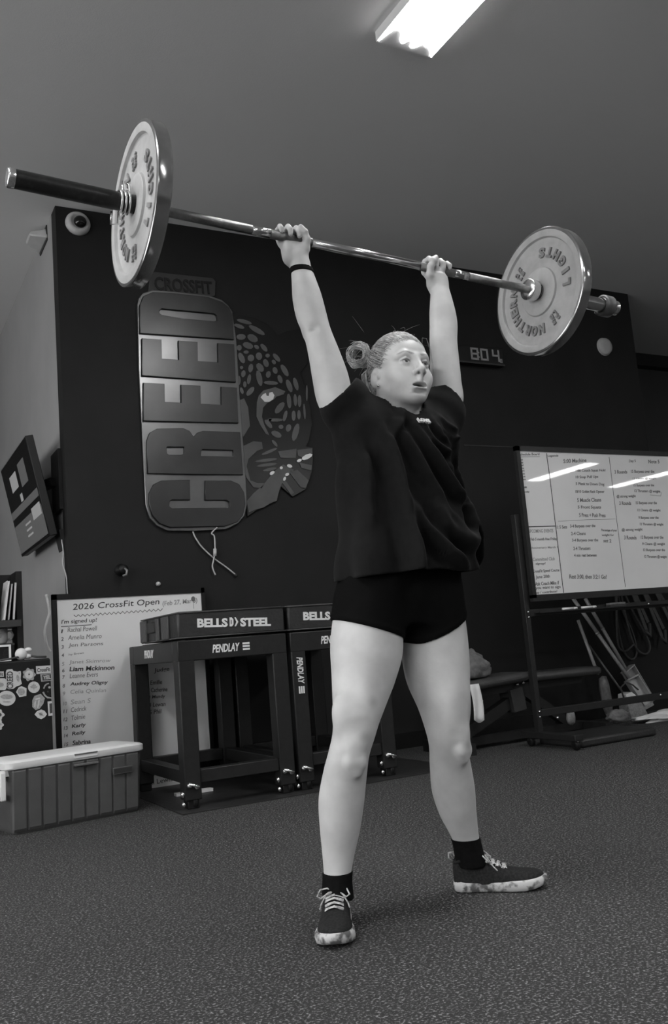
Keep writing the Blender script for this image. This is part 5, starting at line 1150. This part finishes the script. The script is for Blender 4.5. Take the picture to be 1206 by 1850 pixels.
# hollow it: an inner skin that runs out through hem, neck and sleeves
F_ = np.maximum(outer, -np.maximum(d+.016, Z-.955))
for (p0, p1, r0, r1, n), e in zip(SLV.values(), ends): F_ = np.maximum(F_, -np.maximum(np.maximum(d+.009, -e-.03), np.where(e > -.9, -1., 1.)))
# ribbed collar
nk = NECK(X, Y, Z); cx = np.sqrt(((X-1.440)/.072)**2+((Y-2.192)/.078)**2); ring = np.sqrt(((cx-1)*.072)**2+(nk*1.0)**2)-.0085
h = np.maximum(.012-np.abs(F_-ring), 0)/.012; F_ = np.minimum(F_, ring)-h*h*.003
V, Q = skin_field(F_.astype(np.float32), g)
shirt = link('t_shirt', np_mesh('t_shirt', V, Q), 'shirt_cloth', person, smooth=True); ORG[shirt] = ORG[person]
# small print below the collar
sV = V
def front_y(x, z):
    m = (np.abs(sV[:, 0]-x) < .012) & (np.abs(sV[:, 2]-z) < .012) & (sV[:, 1] < 2.18); return sV[m, 1].min() if m.any() else 2.1
x0, x1, zc = 1.424, 1.468, 1.330
ya, yb_ = front_y(x0, zc), front_y(x1, zc); yt_, yl_ = front_y(x0+.022, zc+.009), front_y(x0+.022, zc-.009); ym = front_y(x0+.022, zc)
cm = text('LOVE', wdt=.046, hgt=.0155, ext=.003, bold=.06); cm.transform(Matrix.Translation((-.023, -.00775, .0015)))
cm.transform(frame((x0+.023, min(ym, (ya+yb_)/2)-.002, zc), (x1-x0, yb_-ya, 0), (0, yt_-yl_, .018)))
link('chest_print', cm, 'white_print', shirt)

# ---- hair: a combed-back cap, strands gathered into a bun, loose wisps
def hair_pt(u, v, lift=.0):
    """u: -1 (her right ear) .. 1 (her left ear) over the hairline; v: 0 at the hairline .. 1 at the bun"""
    a = u*1.62
    hl = np.array([.070*math.sin(a), .004+.062*math.cos(a)**1.0 if abs(a) < PI/2 else .004+.03*math.cos(a), .030+.066*max(math.cos(a), -.4)])
    bun = np.array([-.012, -.098, .062]); p = hl*(1-v)+bun*v+np.array([0, 0, .0])
    c = np.array([0, -.018, .032]); R = np.array([.0735, .094, .082])+.005+lift
    q = (p-c)/R; n = np.linalg.norm(q); k = 1/max(n, 1e-6)
    f = math.sin(min(v, 1)*PI/2)
    return c+(p-c)*k
HLN = ([-.10, -.055, -.02, .004, .018, .035, .065, .085, .11], [-.048, -.040, -.036, .004, .026, .044, .066, .074, .078])
cap = Field(*(np.arange(a, b_, .0022, dtype=np.float32) for a, b_ in zip(HC-np.array([.13, .12, .10]), HC+np.array([.13, .15, .15]))))
cap.put(h_el((0, -.021, .038), (.0790, .1005, .0925)), k=.004)
cap.put(h_el((0, -.075, .0), (.055, .035, .055)), k=.03); cap.put(h_el((0, -.075, -.045), (.042, .026, .04)), k=.03)
_, P = cap.block((-9,)*3, (9,)*3)
lx, ly, lz = [((P[0]-HC[0])*HR_[0, i]+(P[1]-HC[1])*HR_[1, i]+(P[2]-HC[2])*HR_[2, i])/HS_ for i in range(3)]
az = np.arctan2(ly+.03, lx)
ridge = .0016*np.sin(np.arctan2(lz-.06, lx*1.0)*34+ly*60)+.0012*np.sin(np.arctan2(lz-.06, lx)*57+3-ly*40)
F_ = cap.F+ridge
line = ly-np.interp(lz, *HLN)           # the hairline, sloping back to the ears
F_ = np.maximum(F_, line+.0015*np.sin(lx*160))
F_ = np.maximum(F_, -(lz+.085+.0*lx))
V, Q = skin_field(F_.astype(np.float32), cap.ax)
hair = link('hair', np_mesh('hair', V, Q), 'hair_dark', person, smooth=True); ORG[hair] = ORG[person]
def strands(paths, r, nm, m, par, n=4):
    mb = MB()
    for p in paths: mb.tube(p, [r*min(1, .3+3*i/(len(p)-1))*(1-.6*i/(len(p)-1)) for i in range(len(p))], n, False)
    return mb.part(nm, m, par, smooth=True)
BUN = np.array([-.038, -.100, .112])
def surf(p, lift):
    c = np.array([0, -.021, .038]); R = np.array([.0790, .1005, .0925])+lift; q = (np.array(p)-c)/R; return c+np.array(p)*0+(np.array(p)-c)/np.linalg.norm(q)
paths = []
for k in range(520):
    z_ = rng.choice([rng.uniform(.0, .08), rng.uniform(.055, .085)]); y_ = float(np.interp(z_, *HLN))+rng.normal(0, .003); q_ = 1-((y_+.018)/.094)**2-((z_-.032)/.082)**2
    hl = np.array([(.0735*math.sqrt(q_) if q_ > 0 else abs(rng.normal(0, .012)))*rng.choice([-1, 1]), y_, z_])
    if rng.random() < .45: hl = np.array([rng.uniform(-.05, .05), rng.uniform(-.04, .06), .11])
    lift0 = rng.uniform(.0005, .0035); wob = rng.normal(0, .004, 3); pts = []
    for i in range(11):
        v = i/10; p = hl*(1-v)+BUN*v+wob*math.sin(v*PI); s_ = surf(p, lift0*(1-.0*v)+.001+.0015*math.sin(v*9+k))
        pts.append(hp(s_ if v < .86 else s_*(1-(v-.86)/.14*.6)+BUN*((v-.86)/.14*.6)))
    paths.append(pts)
strands(paths, .0011, 'combed_strands', 'hair', hair)
# bun: loops of hair round a hollow
paths = []; bx_ = np.array([.5, .35, .0]); 
bc = BUN+np.array([-.020, -.030, .010]); e1 = np.array([-.55, -.83, .0]); e1 /= np.linalg.norm(e1); e2 = np.array([.0, .1, 1.]); e2 -= e1*(e1 @ e2); e2 /= np.linalg.norm(e2); e3 = np.cross(e1, e2)
for k in range(150):
    R0 = .0285+rng.normal(0, .0038); off = rng.normal(0, .006); a0 = rng.uniform(0, 6.28); span = rng.uniform(3.5, 6.2); tilt = rng.normal(0, .15); pts = []
    for i in range(15):
        a = a0+span*i/14; r_ = R0+.004*math.sin(2*a+k); pts.append(hp(bc+e1*r_*math.cos(a)+e2*r_*1.02*math.sin(a)+e3*(off+tilt*r_*math.cos(a+k))))
    paths.append(pts)
strands(paths, .0017, 'bun', 'hair', person)
strands([[hp(BUN+np.array([.014*math.cos(t_), .004-.010*math.cos(t_*.5), .014*math.sin(t_)])) for t_ in np.linspace(0, 6.28, 16)]], .005, 'hair_tie', 'hair_dark', person, 6)
# fallen lock behind the ear and wisps
paths = []
for k in range(70):
    o = rng.normal(0, .006, 3); x0 = -.052+rng.normal(0, .006)
    paths.append([hp(np.array(p)+o*(.4+.6*i/5)) for i, p in enumerate([(-.046, -.094, .062), (x0-.010, -.088, .035), (x0-.014, -.080, -.005), (x0-.012, -.074, -.035), (x0-.004, -.066, -.062), (x0+.004, -.055, -.085)])])
strands(paths, .0018, 'loose_lock', 'hair', person)
paths = []
for k in range(60):
    b0 = rng.choice(3); 
    if b0 == 0: s0 = BUN+rng.normal(0, .02, 3); d = np.array([-.03, -.03, .03])
    elif b0 == 1: s0 = surf((rng.uniform(-.03, .06), rng.uniform(-.06, .05), .1), .004); d = np.array([.02*rng.normal(), .01, .018])
    else: s0 = surf((-.06+rng.normal(0, .01), -.03+rng.normal(0, .03), .06), .004); d = np.array([-.015, -.01, .008])
    d = d+rng.normal(0, .014, 3); c = rng.normal(0, .012, 3)
    paths.append([hp(s0+d*t_+c*t_*t_+np.array([0, -.008, -.012])*t_**2) for t_ in np.linspace(0, 1, 7)])
s0 = surf((.055, .02, .07), .003)
for k in range(3): paths.append([hp(np.array(p)+rng.normal(0, .002, 3)) for p in [s0, (.07, .03, .115), (.085, .03, .118), (.098, .02, .085), (.10, .02, .04), (.098, .02, .0)]])
strands(paths, .0006, 'flyaway_wisps', 'hair_dark', person, 3)

# ---- shoes
def shoe(heel, fwd, nm_side, thumb):
    f = Vector((fwd[0], fwd[1], 0)).normalized(); r_ = Vector((f.y, -f.x, 0)); H0 = Vector((heel[0], heel[1], 0))
    W = lambda x, y, z: H0+r_*x+f*y+Vector((0, 0, z))
    t = person; sh = MB()
    # outline of the sole: y from the heel, left and right half widths
    ys_ = [0, .006, .02, .05, .09, .13, .165, .195, .22, .24, .252, .257]
    hl = [.008, .024, .033, .035, .034, .038, .045, .047, .042, .030, .016, .006]
    def ring(z, g_, toe=0): return [W(x*(w_+g_), y+(g_*.8 if y > .12 else -g_*.8 if y < .02 else 0), z+toe*max(0, (y-.17)/.087)**2) for x, seq in ((1, list(zip(ys_, hl))), (-1, list(zip(ys_, hl))[::-1])) for y, w_ in seq]
    n = len(ys_)*2
    def loft(rings, capb=True, capt=True):
        mb = MB(); V = [p for q in rings for p in q]; Fc = [(i*n+k, i*n+(k+1) % n, (i+1)*n+(k+1) % n, (i+1)*n+k) for i in range(len(rings)-1) for k in range(n)]
        if capb: Fc.append(tuple(range(n-1, -1, -1)))
        if capt: Fc.append(tuple((len(rings)-1)*n+k for k in range(n)))
        return mb.add(V, Fc)
    # upper: cross sections along the foot
    secs = [(-.001, .010, .074), (.004, .024, .084), (.016, .031, .090), (.035, .035, .086), (.06, .0365, .082), (.085, .037, .082), (.11, .0375, .076), (.14, .0405, .064), (.17, .045, .053), (.20, .0445, .050), (.225, .038, .046), (.243, .026, .039), (.252, .009, .029)]
    m_ = 18; V = []
    for y, w_, ht in secs:
        lift = .010*max(0, (y-.17)/.087)**2
        for k in range(m_+1):
            a = PI*k/m_; cx_ = math.cos(a); sz = math.sin(a)
            ex = .62
            V.append(W(-w_*math.copysign(abs(cx_)**ex, cx_)*(1-.06*sz), y, .022+lift+(ht-.022)*abs(sz)**.75))
    mb = MB().add(V, [(i*(m_+1)+k, i*(m_+1)+k+1, (i+1)*(m_+1)+k+1, (i+1)*(m_+1)+k) for i in range(len(secs)-1) for k in range(m_)]+[tuple(range(m_+1))[::-1], tuple((len(secs)-1)*(m_+1)+k for k in range(m_+1))])
    sh = mb.part('shoe', 'shoe_knit', person, smooth=True); ORG[sh] = ORG[person]
    sb = sh.modifiers.new('smooth', 'SUBSURF'); sb.levels = sb.render_levels = 1
    so = loft([ring(.001, -.003, .012), ring(.004, .0015, .012), ring(.016, .0035, .010), ring(.026, .002, .009), ring(.030, -.002, .008)]).part('sole', 'shoe_sole', sh, smooth=True); so.data.set_sharp_from_angle(angle=.9)
    top = lambda y: np.interp(y, [s_[0] for s_ in secs], [s_[2] for s_ in secs])
    for j, y in enumerate((.098, .113, .128, .143)):
        pts = [W(x, y+(.0035 if j % 2 else -.0035)*x/.02, top(y)+.004-(x/.03)**2*.011) for x in np.linspace(-.024, .024, 9)]
        mb = MB(); V = []
        for p in pts: V += [p-f*.0048, p+Vector((0, 0, .003)), p+f*.0048]
        mb.add([q for q in V], [(i*3+k, i*3+k+1, (i+1)*3+k+1, (i+1)*3+k) for i in range(8) for k in (0, 1)])
        mb.part('lace', 'lace', sh, smooth=True)
        MB().tube([W(.023 if j % 2 else -.023, y-.006, top(y)-.002), W(0, y, top(y)+.006), W(-.023 if j % 2 else .023, y+.006, top(y)-.002)], .0026, 6).part('lace', 'lace', sh, smooth=True)
    mb = MB(); k0 = W(0, .090, top(.09)+.008)
    for sg_, ln in ((1, 1.), (-1, .9)):
        mb.tube([k0, W(sg_*.018, .085, .098), W(sg_*.036*ln, .090, .096), W(sg_*.044*ln, .102, .084), W(sg_*.034*ln, .108, .080), W(sg_*.014, .097, .090), k0], .0021, 6)
        mb.tube([k0, W(sg_*.022, .10, .085), W(sg_*.034, .115, .068), W(sg_*.038, .125, .058)], .0019, 6)
    mb.ell(k0, (.006, .006, .005), 10, 8); mb.part('bow', 'lace', sh, smooth=True)
    MB().tube([W(-.012, .076, .086), W(-.008, .068, .100), W(.008, .068, .100), W(.012, .076, .086)], .0045, 8).part('tongue', 'shoe_knit', sh, smooth=True)
    MB().tube([W(0, .002, .080), W(0, -.009, .090), W(0, -.008, .102), W(0, .004, .104), W(0, .008, .094)], .0032, 8).part('pull_tab', 'lace', sh, smooth=True)
    # collar round the ankle opening
    MB().tube([W(.030*math.cos(a), .040+.036*math.sin(a), .0865+.004*math.sin(2*a+1)-.006*math.sin(a)**2) for a in np.linspace(0, 2*PI, 25)], .0045, 8).part('ankle_collar', 'shoe_knit', sh, smooth=True)
    return sh
dR = np.array([-.50, -.87]); dL = np.array([.79, -.61])
shoe((1.002-dR[0]*.257, 2.014-dR[1]*.257), dR, 'right', 1)
shoe((1.500, 2.222), dL, 'left', -1)
print('person done', round(_t.time()-_t0, 1))
